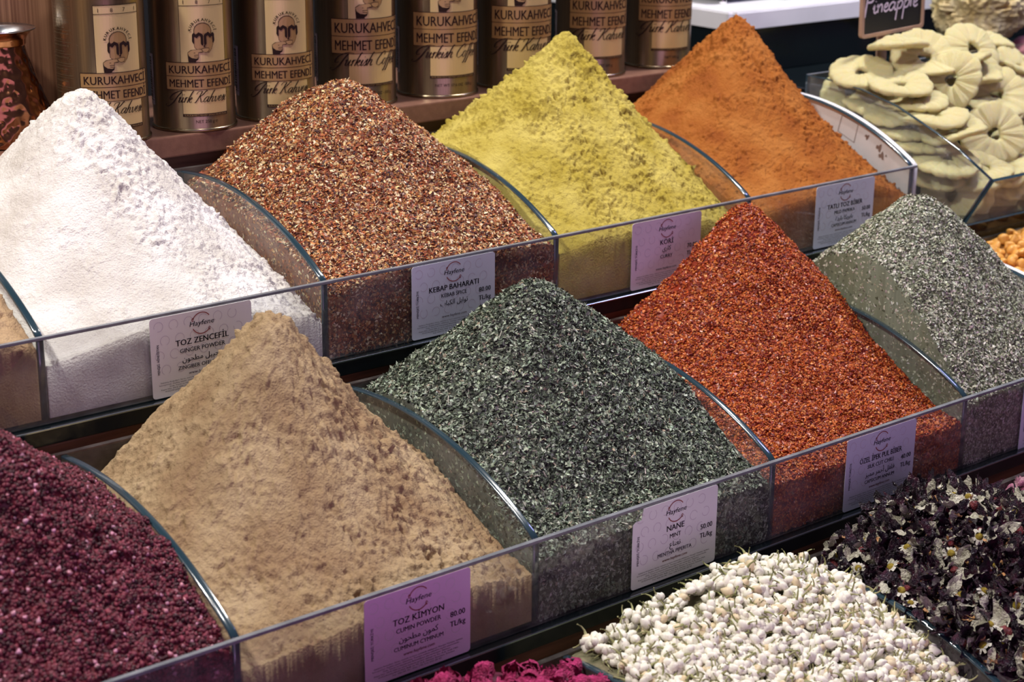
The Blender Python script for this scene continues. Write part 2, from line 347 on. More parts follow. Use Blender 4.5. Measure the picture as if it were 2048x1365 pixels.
flaked('chili', 1, 2, (.22, .025, .008), [(OCT, 26000, .0007, .0017, .7, .6, .7, cp_), (CHIP, 16000, .0009, .0019, .8, .6, .6, cp_)],
  rdisp(51, 1.1), 'glossy brick red cut chilli flake cone between the mint and the pale oregano', GR)
op_ = [(5, (.34, .36, .25)), (4, (.50, .51, .40)), (4, (.10, .11, .07)), (2.4, (.70, .69, .60)), (.8, (.38, .30, .30))]
flaked('oregano', 1, 3, (.12, .13, .08), [(CHIP, 25000, .0008, .0018, .65, .8, .65, op_), (LEAF, 14000, .0009, .0019, .7, .8, .5, op_), (SLIV, 900, .0014, .0030, .5, .5, .4, [(1, (.60, .55, .45))])],
  rdisp(61), 'pale grey green oregano flake cone at the right end of the middle row', HERB)
sp_ = [(5, (.115, .017, .032)), (4, (.19, .034, .055)), (4, (.040, .006, .012)), (.5, (.55, .26, .34))]
flaked('sumac', 1, -1, (.12, .012, .022), [(OCT, 26000, .0008, .0022, .85, .8, .8, sp_)], rdisp(71, 1.7), 'dark crimson sumac heap at the lower left, left of the tan cumin', GR)
# ------------------------------------------------------------------ lettering
_tc = {}
def text(body, bold=0., spacing=1.):
    key = (body, bold, spacing)
    if key not in _tc:
        c = bpy.data.curves.new('lettering', 'FONT'); c.body = body; c.offset = bold; c.resolution_u = 2; c.space_character = spacing
        c.align_x = 'LEFT'; o = bpy.data.objects.new('lettering', c); COL.objects.link(o); bpy.context.view_layer.update()
        me = bpy.data.meshes.new_from_object(o.evaluated_get(bpy.context.evaluated_depsgraph_get()))
        V = np.array([v.co[:] for v in me.vertices])[:, :2]; F = [list(p.vertices) for p in me.polygons]
        lo, hi = V.min(0), V.max(0); bpy.data.objects.remove(o); bpy.data.curves.remove(c); bpy.data.meshes.remove(me)
        _tc[key] = (V, F, lo, hi)
    return _tc[key]
class Flat:
    """collects flat shapes (x, y, layer, material index)"""
    def __init__(s): s.V = []; s.F = []; s.m = []
    def add(s, V, F, lay, mi):
        n = len(s.V)
        s.V += [(v[0], v[1], lay) for v in V]; s.F += [[n+i for i in f] for f in F]; s.m += [mi]*len(F)
    def text(s, body, x, y, h=None, w=None, anchor='c', bold=0., lay=.0003, mi=1, shear=0, spacing=1., rot=0., caph=.73):
        if bold > 0:
            for q in (-1, 0, 1):
                dx = q*bold*1.1*((h/caph) if h else w/8); s.text(body, x+dx*math.cos(rot), y+dx*math.sin(rot), h, w, anchor, 0., lay, mi, shear, spacing, rot, caph)
            return
        V, F, lo, hi = text(body, 0., spacing); V = V-np.array([lo[0], 0]); W = hi[0]-lo[0]
        sy = (h/caph) if h else w/W; sx = (w/W) if w else sy
        V = V*np.array([sx, sy]); V[:, 0] += V[:, 1]*shear; W *= sx
        off = {'c': W/2, 'l': 0, 'r': W}[anchor]; V[:, 0] -= off
        c, q = math.cos(rot), math.sin(rot); V = V@np.array([[c, q], [-q, c]])+np.array([x, y]); s.add(V, F, lay, mi)
    def poly(s, pts, lay, mi):
        T = tessellate_polygon([[Vector((p[0], p[1], 0)) for p in pts]])
        V = [tuple(p) for p in pts]; F = [list(t) for t in T]
        L = max(max(p[0] for p in pts)-min(p[0] for p in pts), 1e-9)*.28
        for _ in range(4):
            G = []; ch = False
            for t in F:
                e = [abs(V[t[i]][0]-V[t[(i+1) % 3]][0]) for i in range(3)]; i = e.index(max(e))
                if e[i] > L:
                    a, b, c = t[i], t[(i+1) % 3], t[(i+2) % 3]; V.append(((V[a][0]+V[b][0])/2, (V[a][1]+V[b][1])/2)); m = len(V)-1; G += [[a, m, c], [m, b, c]]; ch = True
                else: G.append(t)
            F = G
            if not ch: break
        s.add(V, F, lay, mi)
    def line(s, pts, wd, lay, mi, pen=None, closed=False):
        P = np.array(pts, float); n = len(P)
        if closed: T = np.roll(P, -1, 0)-np.roll(P, 1, 0)
        else: T = np.gradient(P, axis=0)
        T /= np.linalg.norm(T, axis=1, keepdims=True)+1e-9; N = np.stack([-T[:, 1], T[:, 0]], -1)
        ww = np.full(n, wd)
        if pen is not None: ww = wd*(.28+.72*np.abs(T[:, 1]*math.cos(pen)+T[:, 0]*math.sin(pen))**1.5*np.where(T[:, 1] < 0, 1, .45))
        V = np.concatenate([P+N*ww[:, None]/2, P-N*ww[:, None]/2])
        F = [[i, (i+1) % n, n+(i+1) % n, n+i] for i in range(n if closed else n-1)]
        s.add(V, F, lay, mi)
    def rect(s, x0, y0, x1, y1, lay, mi, nx=1, ny=1):
        xs = np.linspace(x0, x1, nx+1); V = []; F = []
        for x in xs: V += [(x, y0), (x, y1)]
        F = [[2*i, 2*i+2, 2*i+3, 2*i+1] for i in range(nx)]; s.add(V, F, lay, mi)
def arcl(cx, cy, r, a0, a1, n=20, ry=None):
    return [(cx+r*math.cos(math.radians(a)), cy+(ry or r)*math.sin(math.radians(a))) for a in np.linspace(a0, a1, n)]
def crom(pts, k=6):
    P = [np.array(p, float) for p in pts]; P = [2*P[0]-P[1]]+P+[2*P[-1]-P[-2]]; out = []
    for i in range(1, len(P)-2):
        for t in np.linspace(0, 1, k, endpoint=False):
            a, b, c, d = P[i-1:i+3]; out.append(.5*((2*b)+(c-a)*t+(2*a-5*b+4*c-d)*t*t+(3*b-a-3*c+d)*t**3))
    out.append(P[-2]); return np.array(out)
def rrect(x0, y0, x1, y1, r, n=5):
    p = []
    for cx, cy, a in ((x1-r, y1-r, 0), (x0+r, y1-r, 90), (x0+r, y0+r, 180), (x1-r, y0+r, 270)):
        p += arcl(cx, cy, r, a, a+90, n)
    return p
AR = {'ا': (0xFE8D, 2), 'أ': (0xFE83, 2), 'ب': (0xFE8F, 4), 'ت': (0xFE95, 4), 'ة': (0xFE93, 2), 'ج': (0xFE9D, 4), 'ح': (0xFEA1, 4), 'د': (0xFEA9, 2), 'ر': (0xFEAD, 2), 'ز': (0xFEAF, 2), 'ط': (0xFEC1, 4), 'ع': (0xFEC9, 4), 'ف': (0xFED1, 4), 'ك': (0xFED9, 4), 'ل': (0xFEDD, 4), 'م': (0xFEE1, 4), 'ن': (0xFEE5, 4), 'و': (0xFEED, 2), 'ي': (0xFEF1, 4)}
def arabic(s):
    out = ''
    for i, c in enumerate(s):
        if c not in AR: out += c; continue
        base, nf = AR[c]; prev = i > 0 and s[i-1] in AR and AR[s[i-1]][1] == 4; nxt = i+1 < len(s) and s[i+1] in AR and nf == 4
        out += chr(base+(3 if prev and nxt else 1 if prev else 2 if nxt else 0))
    return out[::-1]
INK = simple('black_print', (.012, .010, .014), .5); REDINK = simple('red_print', (.30, .045, .045), .5); FAINT = simple('faint_print', (.60, .54, .62), .5)
LW, LH = .0722, .0525
FINE = ['Saklama Koşulları: Serin, nemsiz ve kuru ortamda saklayınız. Menşei Türkiye. Işıktan', 'koruyunuz. Açıkta satılır, tüketiniz. Tavsiye edilen tüketim tarihi üzerindedir.', 'Gıda, Tarım ve Hayvancılık Bakanlığınca izin verilmiştir. İşletme',
        'Kayıt No: 34-K-000 ve ürün baharat grubu. Sanayi ve Tic. A.Ş. Gıda Mah.', 'KÜÇÜKÇEKMECE Mah. Bağ. ve Tic. A.Ş. Merkez: Eminönü, İstanbul', 'Tel: 444 02 36 - Fax: +90 212 526 28 95']
def price_label(x, k, lines, price, label, col, origin='MENŞEİ: TÜRKİYE', notch=False, z=.0, w=LW):
    paper = noisy('light_tinted_paper', tuple(c*.94 for c in col), col, 12, .38)  # each paper colour has the violet light on the label mixed in
    t = thing('price_label', ROW[k]@Matrix.Translation((x, -.00165, z)), label, 'price label')
    f = Flat(); pts = rrect(0, 0, w, LH, .0022)
    if notch: pts = [p for p in pts if not (p[0] < .01 and p[1] > LH-.01)][:]; pts = [(w, LH-.0022)] and rrect(0, 0, w, LH, .0022); pts = pts[:5]+[(.0085, LH), (.0078, LH-.004), (.0070, LH-.0072), (.002, LH-.0075), (0, LH-.009)]+pts[10:]
    n = len(pts); V = [(p[0], 0, p[1]) for p in pts]+[(p[0], -.0003, p[1]) for p in pts]
    T = tessellate_polygon([[Vector((p[0], p[1], 0)) for p in pts]])
    F = [list(a) for a in T]+[[n+i for i in a] for a in T]+[[i, (i+1) % n, n+(i+1) % n, n+i] for i in range(n)]
    card = link('card', mesh('card', V, F, paper), t)
    rr = random.Random(int(x*1e4)+k)
    for gy in range(4):
        for gx in range(7):
            cx = .006+gx*.0104+(gy % 2)*.004; cy = LH-.006-gy*.0095
            if cx > w-.004: continue
            a0 = rr.uniform(0, 360); f.line(arcl(cx, cy, .0031, a0, a0+300, 14), .00028, .0004, 2)
    cx = w*.50; ly = LH-.0086; R = .0069
    f.text('Hayfene', cx, ly-.0012, h=.0034, w=.0172, shear=.22, mi=0, bold=.004, lay=.0005)
    f.line(arcl(cx, ly, R, 38, 155), .00062, .0005, 1); f.line(arcl(cx, ly, R, 205, 322), .00062, .0005, 1)
    for a in (155, 322):
        q = (cx+R*math.cos(math.radians(a)), ly+R*math.sin(math.radians(a)))
        f.line(arcl(q[0], q[1], .0006, 0, 340, 10, .0011), .0004, .0005, 1)
    y = LH-.0208
    for body, kind in lines:
        if kind == 'T': hh = .0040; f.text(body, cx, y, h=hh, bold=.016, mi=0, lay=.0005, w=min(.044, text(body, 0.)[3][0]*hh/.73)); y -= .0050
        elif kind == 'E': f.text(body, cx, y, h=.0029, bold=.012, mi=0, lay=.0005); y -= .0060
        elif kind == 'A': f.text(arabic(body), cx, y, h=.0036, mi=0, lay=.0005, bold=.008); y -= .0058
        elif kind == 'L': f.text(body, cx, y+.0010, h=.0026, bold=.010, mi=0, lay=.0005); y -= .004
    f.text('www.hayfene.com', cx, .0120, h=.0020, w=.0215, mi=1, shear=.2, lay=.0006, bold=.002)
    f.text(price, w*.875, LH-.0272, h=.0035, bold=.016, mi=0, lay=.0005); f.text('TL/kg', w*.875, LH-.0332, h=.0035, bold=.014, mi=0, lay=.0005)
    f.text(origin, .0056, .0155, h=.0017, w=.0195, anchor='l', bold=.012, mi=0, lay=.0005, rot=PI/2)
    for i, s in enumerate(FINE):
        f.text(s, w*.48 if i else w*.5, .0094-i*.0015, h=.00085, w=(.061, .060, .046, .058, .052, .034)[i], mi=0, lay=.0005)
    V = [(a, -c, b) for a, b, c in f.V]
    link('lettering', mesh('lettering', V, f.F, [INK, REDINK, FAINT], f.m), card)
    return t
LV = (.66, .60, .68)
price_label(.0694, 0, [('TOZ ZENCEFİL', 'T'), ('GINGER POWDER', 'E'), ('زنجبيل مطحون', 'A'), ('ZINGIBER OFFICINALE', 'L')], '60.00', 'lavender-lit price label reading TOZ ZENCEFİL, on the glass of the white ginger bin', (.92, .90, .90), 'MENŞEİ: HİNDİSTAN')
price_label(.2675, 0, [('KEBAP BAHARATI', 'T'), ('KEBAB SPICE', 'E'), ('توابل الكباب', 'A')], '80.00', 'lavender-lit price label reading KEBAP BAHARATI on the glass of the kebab spice bin', (.76, .80, .90))
price_label(.4708, 0, [('KÖRİ', 'T'), ('كاري', 'A'), ('CURRY', 'E')], '70.00', 'mauve-lit price label reading KÖRİ, on the glass of the yellow curry bin', (.78, .70, .78))
price_label(.6745, 0, [('TATLI TOZ BİBER', 'T'), ('MILD PAPRIKA', 'E'), ('بابريكا باردة', 'A'), ('CAPSICUM ANNUM', 'L')], '50.00', 'lavender-lit price label reading TATLI TOZ BİBER, on the glass of the orange paprika bin', (.78, .82, .93))
price_label(.0762, 1, [('TOZ KİMYON', 'T'), ('CUMIN POWDER', 'E'), ('كمون مطحون', 'A'), ('CUMINUM CYMINUM', 'L')], '80.00', 'purple-lit price label reading TOZ KİMYON, on the glass of the tan cumin bin', (.76, .54, .80))
price_label(.2727, 1, [('NANE', 'T'), ('MINT', 'E'), ('نعناع', 'A'), ('MENTHA PIPERITA', 'L')], '50.00', 'pale torn-cornered price label reading NANE, on the glass of the dried mint bin', (.93, .94, .95), notch=True)
price_label(.4675, 1, [('ÖZEL İPEK PUL BİBER', 'T'), ('SILK CUT CHILI', 'E'), ('فلفل أحمر مميز', 'A'), ('CAPSICUM ANNUM', 'L')], '40.00', 'violet-lit price label reading ÖZEL İPEK PUL BİBER on the red chilli bin', (.72, .74, .88))
price_label(.6640, 1, [('KEKİK', 'T'), ('OREGANO', 'E')], '60.00', 'violet-lit price label cut off by the right edge, on the glass of the oregano bin', (.72, .74, .88), z=-.003)
# ------------------------------------------------------------------ ledge, wall board, tins
ld = thing('wooden_ledge', (0, .205, .117), 'brown wooden ledge carrying the row of gold coffee tins', 'shelf')
box('shelf_board', (-.5, 0, -.0155), (.76, .16, 0), LEDGE, ld, .0012)
box('under_board', (-.5, .006, -.060), (.76, .012, -.016), WOODD, ld, .0008)
box('support', (-.5, .02, -1.017), (.76, .16, -.016), WOODD, ld, .0008)
bb = box('bamboo_board', (-.20, .29, .1175), (.165, .302, .55), BAMB); tag(bb, 'brown vertical-grained bamboo board behind the copper pot, left of the first tin', 'board')
def lathe(prof, n=48, cap=True):
    V = []; F = []
    for r, z in prof:
        for i in range(n): V.append((r*math.cos(2*PI*i/n), r*math.sin(2*PI*i/n), z))
    for j in range(len(prof)-1):
        for i in range(n):
            F.append([j*n+i, j*n+(i+1) % n, (j+1)*n+(i+1) % n, (j+1)*n+i])
    if cap: F.append(list(range(n))[::-1]); F.append([(len(prof)-1)*n+i for i in range(n)])
    return V, F
def tin_mat():
    m, nt, b = nm('brushed_gold_tin'); tc = nd(nt, 'ShaderNodeTexCoord'); mp = nd(nt, 'ShaderNodeMapping'); mp.inputs['Scale'].default_value = (1, 1, .02)
    nt.links.new(tc.outputs['Object'], mp.inputs[0]); n = nd(nt, 'ShaderNodeTexNoise', Scale=700, Detail=3); nt.links.new(mp.outputs[0], n.inputs['Vector'])
    r = nd(nt, 'ShaderNodeValToRGB'); r.color_ramp.elements[0].color = (.22, .155, .09, 1); r.color_ramp.elements[1].color = (.38, .28, .165, 1)
    nt.links.new(n.outputs[0], r.inputs[0]); nt.links.new(r.outputs[0], b.inputs['Base Color'])
    b.inputs['Metallic'].default_value = .92; b.inputs['Roughness'].default_value = .30; b.inputs['Coat Weight'].default_value = .3; return m
TIN = tin_mat(); TRIM = simple('tin_seam', (.30, .24, .16), .25, 1)
CREAM = simple('cream_print', (.58, .42, .20), .36, .25); BAND = simple('tan_print', (.33, .19, .075), .38, .2); TINK = simple('brown_print', (.022, .010, .010), .8, 0, .1); CUPC = simple('cup_print', (.36, .215, .09), .4, .1)
BARW = simple('barcode_white', (.42, .42, .50), .5)
GL = {'u': ([[(0, .7), (.1, .95), (.2, .9), (.2, .2), (.35, 0), (.55, .15), (.75, .9)], [(.75, .95), (.75, .2), (.9, 0), (1.1, .2)]], 1.05),
 'r': ([[(0, .6), (.15, .95), (.2, .85), (.2, 0)], [(.2, .6), (.4, .95), (.6, .85)]], .62), 'i': ([[(0, .5), (.15, .95), (.15, .2), (.3, 0), (.5, .2)], [(.25, 1.35), (.27, 1.45)]], .45),
 'k': ([[(.4, 2.1), (.25, 1.9), (.15, 1.0), (.12, 0)], [(.15, .45), (.5, .95), (.65, .8), (.45, .55), (.25, .5)], [(.3, .5), (.5, .1), (.7, 0), (.9, .2)]], .88),
 'K': ([[(.55, 2.0), (.4, 1.0), (.2, .05), (-.1, 0)], [(-.3, 1.5), (-.1, 1.95), (.55, 2.0)], [(1.5, 1.9), (1.3, 2.1), (.9, 1.4), (.4, 1.0)], [(.5, 1.1), (.9, .5), (1.15, .05), (1.5, .2)]], 1.5),
 'a': ([[(.7, .8), (.5, 1), (.2, .8), (.05, .4), (.2, .05), (.45, .1), (.7, .6)], [(.75, .98), (.72, .3), (.85, 0), (1.05, .2)]], .98),
 'h': ([[(.45, 2.1), (.3, 1.9), (.15, 1.0), (.1, 0)], [(.12, .4), (.4, .95), (.6, .85), (.6, .2), (.75, 0), (.95, .2)]], .92),
 'v': ([[(0, .7), (.15, .95), (.25, .8), (.3, .2), (.45, 0), (.7, .3), (.8, .9), (.98, .8)]], .95), 'e': ([[(.05, .4), (.4, .6), (.5, .85), (.35, 1), (.12, .75), (.08, .3), (.3, 0), (.6, .2)]], .62),
 's': ([[(0, .2), (.38, 1.05), (.42, .6), (.5, .25), (.3, 0), (.1, .1)]], .62), 'C': ([[(1.2, 1.5), (1.3, 1.9), (1.0, 2.1), (.5, 1.7), (.15, .9), (.3, .15), (.8, 0), (1.2, .4)]], 1.25),
 'o': ([[(.35, 1), (.1, .7), (.1, .2), (.35, 0), (.6, .3), (.6, .8), (.35, 1), (.6, .85), (.8, .9)]], .78), 'f': ([[(.7, 1.9), (.5, 2.1), (.35, 1.7), (.15, 0), (-.05, -.9), (-.25, -.8)], [(-.1, .9), (.6, .95)]], .5),
 'T': ([[(1.7, 1.95), (1.35, 1.2), (1.05, .2), (.6, -.55), (.1, -.8), (-.3, -.6), (-.2, -.35)], [(2.5, 2.0), (1.7, 2.1), (.9, 1.9), (.2, 1.4), (-.05, .8), (.25, .4), (.7, .6)]], 1.75),
 'n': ([[(0, .7), (.12, .95), (.15, 0)], [(.15, .5), (.4, .95), (.6, .8), (.62, 0)]], .8), 'p': ([[(.12, 1), (.02, -1.3)], [(.1, .6), (.4, 1.05), (.68, .75), (.5, .15), (.1, .1)]], .82), 'l': ([[(.1, 2.1), (.05, .1)]], .35),
 'P': ([[(.2, 2.2), (0, -.4)], [(.2, 2.1), (1, 2.1), (1, 1.2), (.15, 1.1)]], .7), ' ': ([], .55)}
def script(f, s, x, y, xh, wd, lay, mi, shear=.5, pen=.5, adv=1., xs=1.):
    cx = 0
    for ch in s:
        c = 'u' if ch == 'ü' else ch; strokes, a = GL[c]
        if ch == 'ü': strokes = strokes+[[(.35, 1.35), (.37, 1.5)], [(.65, 1.35), (.67, 1.5)]]
        for st in strokes:
            q = crom(st); q = np.stack([(q[:, 0]+cx)*xh*xs+q[:, 1]*xh*shear+x, q[:, 1]*xh+y], -1); f.line(q, wd, lay, mi, pen=pen)
        cx += a*adv
    return cx*xh
def emblem(f, ox, oy, s):
    def T(p): return [(ox+(a-505)*s*.96, oy+(700-b)*s*.84) for a, b in p]
    L1, L2, L3 = .00045, .0006, .00075
    face = [(412, 350), (598, 350), (612, 400), (612, 500), (596, 545), (565, 590), (520, 575), (455, 560), (418, 525), (410, 450)]
    f.poly(T(face), L1, 1); f.line(T(face), 3*s, L2, 3, closed=True)
    dome = [(505+90*math.cos(t), 330-92*math.sin(t)) for t in np.linspace(-.35, PI+.35, 26)]
    f.poly(T(dome), L2, 1); f.line(T(dome), 5*s, L3, 3)
    for sg in (-1, 1):
        def X(p): return [(512+sg*a, b) for a, b in p]
        f.poly(T(X([(4, 380), (22, 362), (50, 345), (78, 372), (102, 352), (116, 372), (118, 450), (106, 480), (96, 470), (96, 400), (84, 400), (70, 415), (58, 400), (44, 385), (30, 398), (30, 485), (12, 505), (4, 490)])), L3, 3)
    f.poly(T([(518, 498), (530, 510), (518, 524), (506, 510)]), L3, 3)
    hand = [(345, 582), (375, 556), (480, 543), (498, 575), (452, 584), (455, 645), (430, 655), (385, 648), (352, 618)]
    f.poly(T(hand), L3, 4); f.line(T(hand), 4*s, L3+.0001, 3, closed=True)
    for a in ([(498, 583), (405, 586)], [(452, 612), (408, 613)], [(452, 636), (408, 630)]): f.line(T(a), 5*s, L3+.0001, 3)
    f.poly(T([(343, 590), (352, 622), (385, 650), (430, 656), (455, 645), (450, 665), (428, 682), (425, 694), (350, 694)]), L3+.00012, 3)
    cup = [(487, 540), (520, 530), (562, 534), (566, 552), (552, 578), (530, 586), (505, 578), (492, 560)]
    f.poly(T(cup), L3+.0002, 4); f.line(T(cup), 4*s, L3+.0003, 3, closed=True)
    word = 'KURUKAHVECİ'
    for i, ch in enumerate(word):
        a = math.radians(176-(i+.3)*16.6); R = 118
        q = T([(505+R*math.cos(a), 335-R*math.sin(a))])[0]; f.text(ch, q[0], q[1], h=30*s, bold=.03, mi=3, lay=L3, rot=a-PI/2)
def tin(cx, cy, R, H, s, zo, script_txt, net, label, face0, ba, bw, header=True):
    base = Matrix.Translation((cx, cy, .117)); t = thing('coffee_tin', base, label, 'coffee tin', 'gold coffee tins on the wooden ledge')
    V, F = lathe([(R*.94, .0004), (R*.97, .0002), (R*1.0, .0012), (R*1.0, .0022), (R*.985, .0032), (R*.985, H-.003), (R, H-.002), (R, H), (R*.9, H+.0005)], 72)
    link('body', mesh('body', V, F, TIN, smooth=True), t).data.polygons.foreach_set('use_smooth', [True]*(len(F)-2)+[False]*2)
    V, F = lathe([(R*1.0, .0002), (R*1.02, .0006), (R*1.02, .0024), (R*.99, .0028)], 72, False); link('seam', mesh('seam', V, F, TRIM, smooth=True), t)
    V, F = lathe([(R*1.0, H-.004), (R*1.025, H-.0034), (R*1.025, H+.001), (R*.98, H+.0014), (R*.2, H+.0014)], 72); link('lid', mesh('lid', V, F, TRIM, smooth=True), t)
    f = Flat(); w = bw*R; x0 = -w/2; rh = (.0101 if s < 1.1 else .0112*s)
    zb = (.0318 if s < 1.1 else .035)+zo; pl, pr = x0+w*.22, x0+w*.86
    zt = zb+2*rh
    f.rect(pl, .0140+zo*.6, pr, zb, .0001, 0, 16); f.rect(pl, zt, pr, zt+.0474*s, .0001, 0, 16)
    f.rect(pl, .0118+zo*.6, pr, .0140+zo*.6, .0002, 3, 16)
    for xx in (pl, pr): f.line([(xx, .0118+zo*.6), (xx, zt+.0474*s)], .0003, .00015, 3)
    f.rect(x0, zb, x0+w, zt, .0003, 1, 24)
    for z in (zb, zb+rh, zt): f.rect(x0, z-.0002, x0+w, z+.0002, .0004, 3, 24)
    for xx in (x0, x0+w): f.line([(xx, zb), (xx, zt)], .0004, .0004, 3)
    f.rect(pl, zt+.0410*s, pr, zt+.0414*s, .0004, 3, 16); f.rect(pl, zt+.0470*s, pr, zt+.0474*s, .0004, 3, 16)
    for i, c in enumerate('1871'): f.text(c, pl+(pr-pl)*(.1+.27*i), zt+.0425*s, h=.0030*s, mi=3, lay=.0004)
    m = .05*w
    f.text('KURUKAHVECİ', x0+m, zb+rh*1.2, h=rh*.60, w=w*.91, anchor='l', bold=.012, mi=3, lay=.0005)
    f.text('MEHMET EFENDİ', x0+m, zb+rh*.2, h=rh*.60, w=w*.91, anchor='l', bold=.012, mi=3, lay=.0005)
    script(f, script_txt, x0+.001*s, .0235*s+zo*.6 if s > 1.1 else .0225, .0041*s, .00075*s, .0005, 3)
    f.text('KURUKAHVECİ MEHMET EFENDİ MAHDUMLARI', (pl+pr)/2, .0122+zo*.6, h=.0014, w=(pr-pl)*.94, mi=4, lay=.0003, bold=.01)
    f.text(net, (pl+pr)/2, .0070+zo*.35, h=.0024, mi=3, lay=.0003)
    emblem(f, (pl+pr)/2-.001, zt, .000074*s)
    fb = Flat()      # barcode sticker on the side turned to the left
    bx = x0-.0145*s; fb.rect(bx-.012, .018, bx-.0015, .056, .0002, 5, 6)
    rr = random.Random(3); z = .021
    while z < .053:
        h = rr.choice((.0003, .0006, .0009)); fb.rect(bx-.0105, z, bx-.005, z+h, .0003, 3, 3); z += h+rr.choice((.0004, .0007))
    fb.text('8 690627 033009', bx-.0022, .021, h=.0018, mi=3, lay=.0003, rot=PI/2, anchor='l')
    a0 = face0
    def wrap(q): return [((R*.985+.00018+l)*math.sin(a0+ba+x/R), -(R*.985+.00018+l)*math.cos(a0+ba+x/R), z) for x, z, l in q.V]
    mats = [CREAM, BAND, CREAM, TINK, CUPC, BARW]
    link('printed_label', mesh('printed_label', wrap(f), f.F, mats, f.m), t)
    if not header: link('barcode_sticker', mesh('barcode_sticker', wrap(fb), fb.F, mats, fb.m), t)
    if header:  # small print on the left side of the tin
        g = Flat()
        for i in range(20):
            g.text('rutubetsiz ve serin yerde saklanır'[:34-(i*7) % 13], -.012, .112-i*.0042, h=.0012, mi=0, lay=.0, anchor='l')
            if i % 2: g.rect(-.012, .1105-i*.0042, .010, .1107-i*.0042, 0, 0, 6)
        V = [((R*.985+.0003)*math.sin(a0-.95+x/R), -(R*.985+.0003)*math.cos(a0-.95+x/R), z) for x, z, l in g.V]
        link('small_print', mesh('small_print', V, g.F, [simple('pale_brown_print', (.12, .085, .05), .5)]), t)
    return t
def face(cx, cy): return math.atan2(CAMLOC.x-cx, -(CAMLOC.y-cy))
tins = [(.1613, .2315, .0325, 0), (.2368, .2350, .0312, 0), (.3068, .2325, .0310, 0), (.3930, .2490, .0328, 1), (.4711, .2439, .0338, 1), (.5465, .2360, .0322, 1), (.6405, .2440, .0318, 1), (.7230, .2440, .0308, 1)]
TL = ['small gold coffee tin nearest the copper pot, with 1871 above its emblem', 'small gold coffee tin reading NET 250 g, second from the copper pot', 'small gold coffee tin left of the kebab spice peak, third from the copper pot',
      'large gold coffee tin reading Turkish Coffee, directly behind the kebab spice peak', 'large gold coffee tin reading NET WT 17.6 OZ, right of the kebab spice peak', 'large gold coffee tin reading Türk Kahvesi, just left of the yellow curry peak',
      'large gold coffee tin reading Türk Kahvesi, just right of the yellow curry peak', 'large gold coffee tin at the far right end of the row of tins']
for i, (cx, cy, R, big) in enumerate(tins):
    R2 = R
    if big: tin(cx, cy, R2, .155, 1.22, .0080, 'Turkish Coffee' if i in (3, 4) else 'Türk Kahvesi', 'NET WT 17.6 OZ - 500 g' if i in (3, 4) else 'NET 500 g', TL[i], face(cx, cy), math.radians(22), math.radians(114), False)
    else: tin(cx, cy, R2, .135, 1.0, 0, 'Türk Kahvesi', 'NET 250 g ℮', TL[i], face(cx, cy), math.radians((20, 13, 16)[i]), math.radians((96, 102, 100)[i]), i == 0)
# copper pot
pc = hit(-6, 55, 1, .262); pcx, pcy = pc.x, .262
def copper():
    m, nt, b = nm('hammered_copper'); tc = nd(nt, 'ShaderNodeTexCoord'); v = nd(nt, 'ShaderNodeTexVoronoi', Scale=170.); v.feature = 'SMOOTH_F1'
    nt.links.new(tc.outputs['Object'], v.inputs['Vector']); bp = nd(nt, 'ShaderNodeBump', Strength=.9, Distance=.002); nt.links.new(v.outputs['Distance'], bp.inputs['Height']); nt.links.new(bp.outputs[0], b.inputs['Normal'])
    b.inputs['Base Color'].default_value = (.40, .165, .085, 1); b.inputs['Metallic'].default_value = 1; b.inputs['Roughness'].default_value = .2; return m
t = thing('copper_pot', (pcx, pcy, .1172), 'hammered copper coffee pot with a tinned rim at the top left edge', 'pot')
zt = .080
prof = [(.036, 0), (.0375, .001), (.0375, .004), (.0355, .010), (.0340, .020), (.0255, .045), (.0195, .062), (.0180, .069)]
V, F = lathe(prof, 64, False); V2, F2 = lathe([(.002, .0005), (.036, 0)], 64, False); n0 = len(V)
link('body', mesh('body', V+V2, F+[[n0+i for i in f] for f in F2], copper(), smooth=True), t)
PC = simple('smooth_copper', (.60, .28, .13), .15, 1)
V, F = lathe([(.0186, .069), (.0192, .070), (.0192, .073), (.0200, .0745), (.0230, .0785), (.0262, .0800)], 64, False); link('neck', mesh('neck', V, F, PC, smooth=True), t)
V, F = lathe([(.0262, .0800), (.0266, .0806), (.0262, .0811), (.0225, .0788), (.0182, .0735), (.0165, .069), (.0165, .060), (.021, .045), (.030, .018), (.033, .004), (.001, .003)], 64, False); link('tinned_lining', mesh('tinned_lining', V, F, simple('tin_lining', (.70, .72, .76), .18, 1), smooth=True), t)
# ------------------------------------------------------------------ counter with white top
cb = thing('counter_block', (.878, .30, .128), 'black counter block with a white rounded top behind the paprika', 'counter')
box('black_body', (.001, .0015, -1.028), (.80, .30, -.0005), BLACK, cb, .001)
bm = bmesh.new(); bmesh.ops.create_cube(bm, size=1)
for v in bm.verts: v.co = Vector(((v.co.x+.5)*.8-.002, (v.co.y+.5)*.30-.002, (v.co.z+.5)*.018))
bmesh.ops.bevel(bm, geom=[e for e in bm.edges if abs(e.verts[0].co.z-e.verts[1].co.z) > .01 and e.verts[0].co.x < .1 and e.verts[0].co.y < .1], offset=.006, segments=6, affect='EDGES')
bmesh.ops.bevel(bm, geom=[e for e in bm.edges if e.verts[0].co.z > .017 and e.verts[1].co.z > .017], offset=.0015, segments=2, affect='EDGES')
me = bpy.data.meshes.new('white_top'); bm.to_mesh(me); bm.free(); me.materials.append(WHITE); link('white_top', me, cb)
ap = thing('countertop_appliance', (.95, .37, .146), 'dark appliance standing on small metal feet on the white counter top', 'appliance')
box('base_plate', (-.04, -.02, .018), (.35, .18, .045), BLACK, ap, .002)
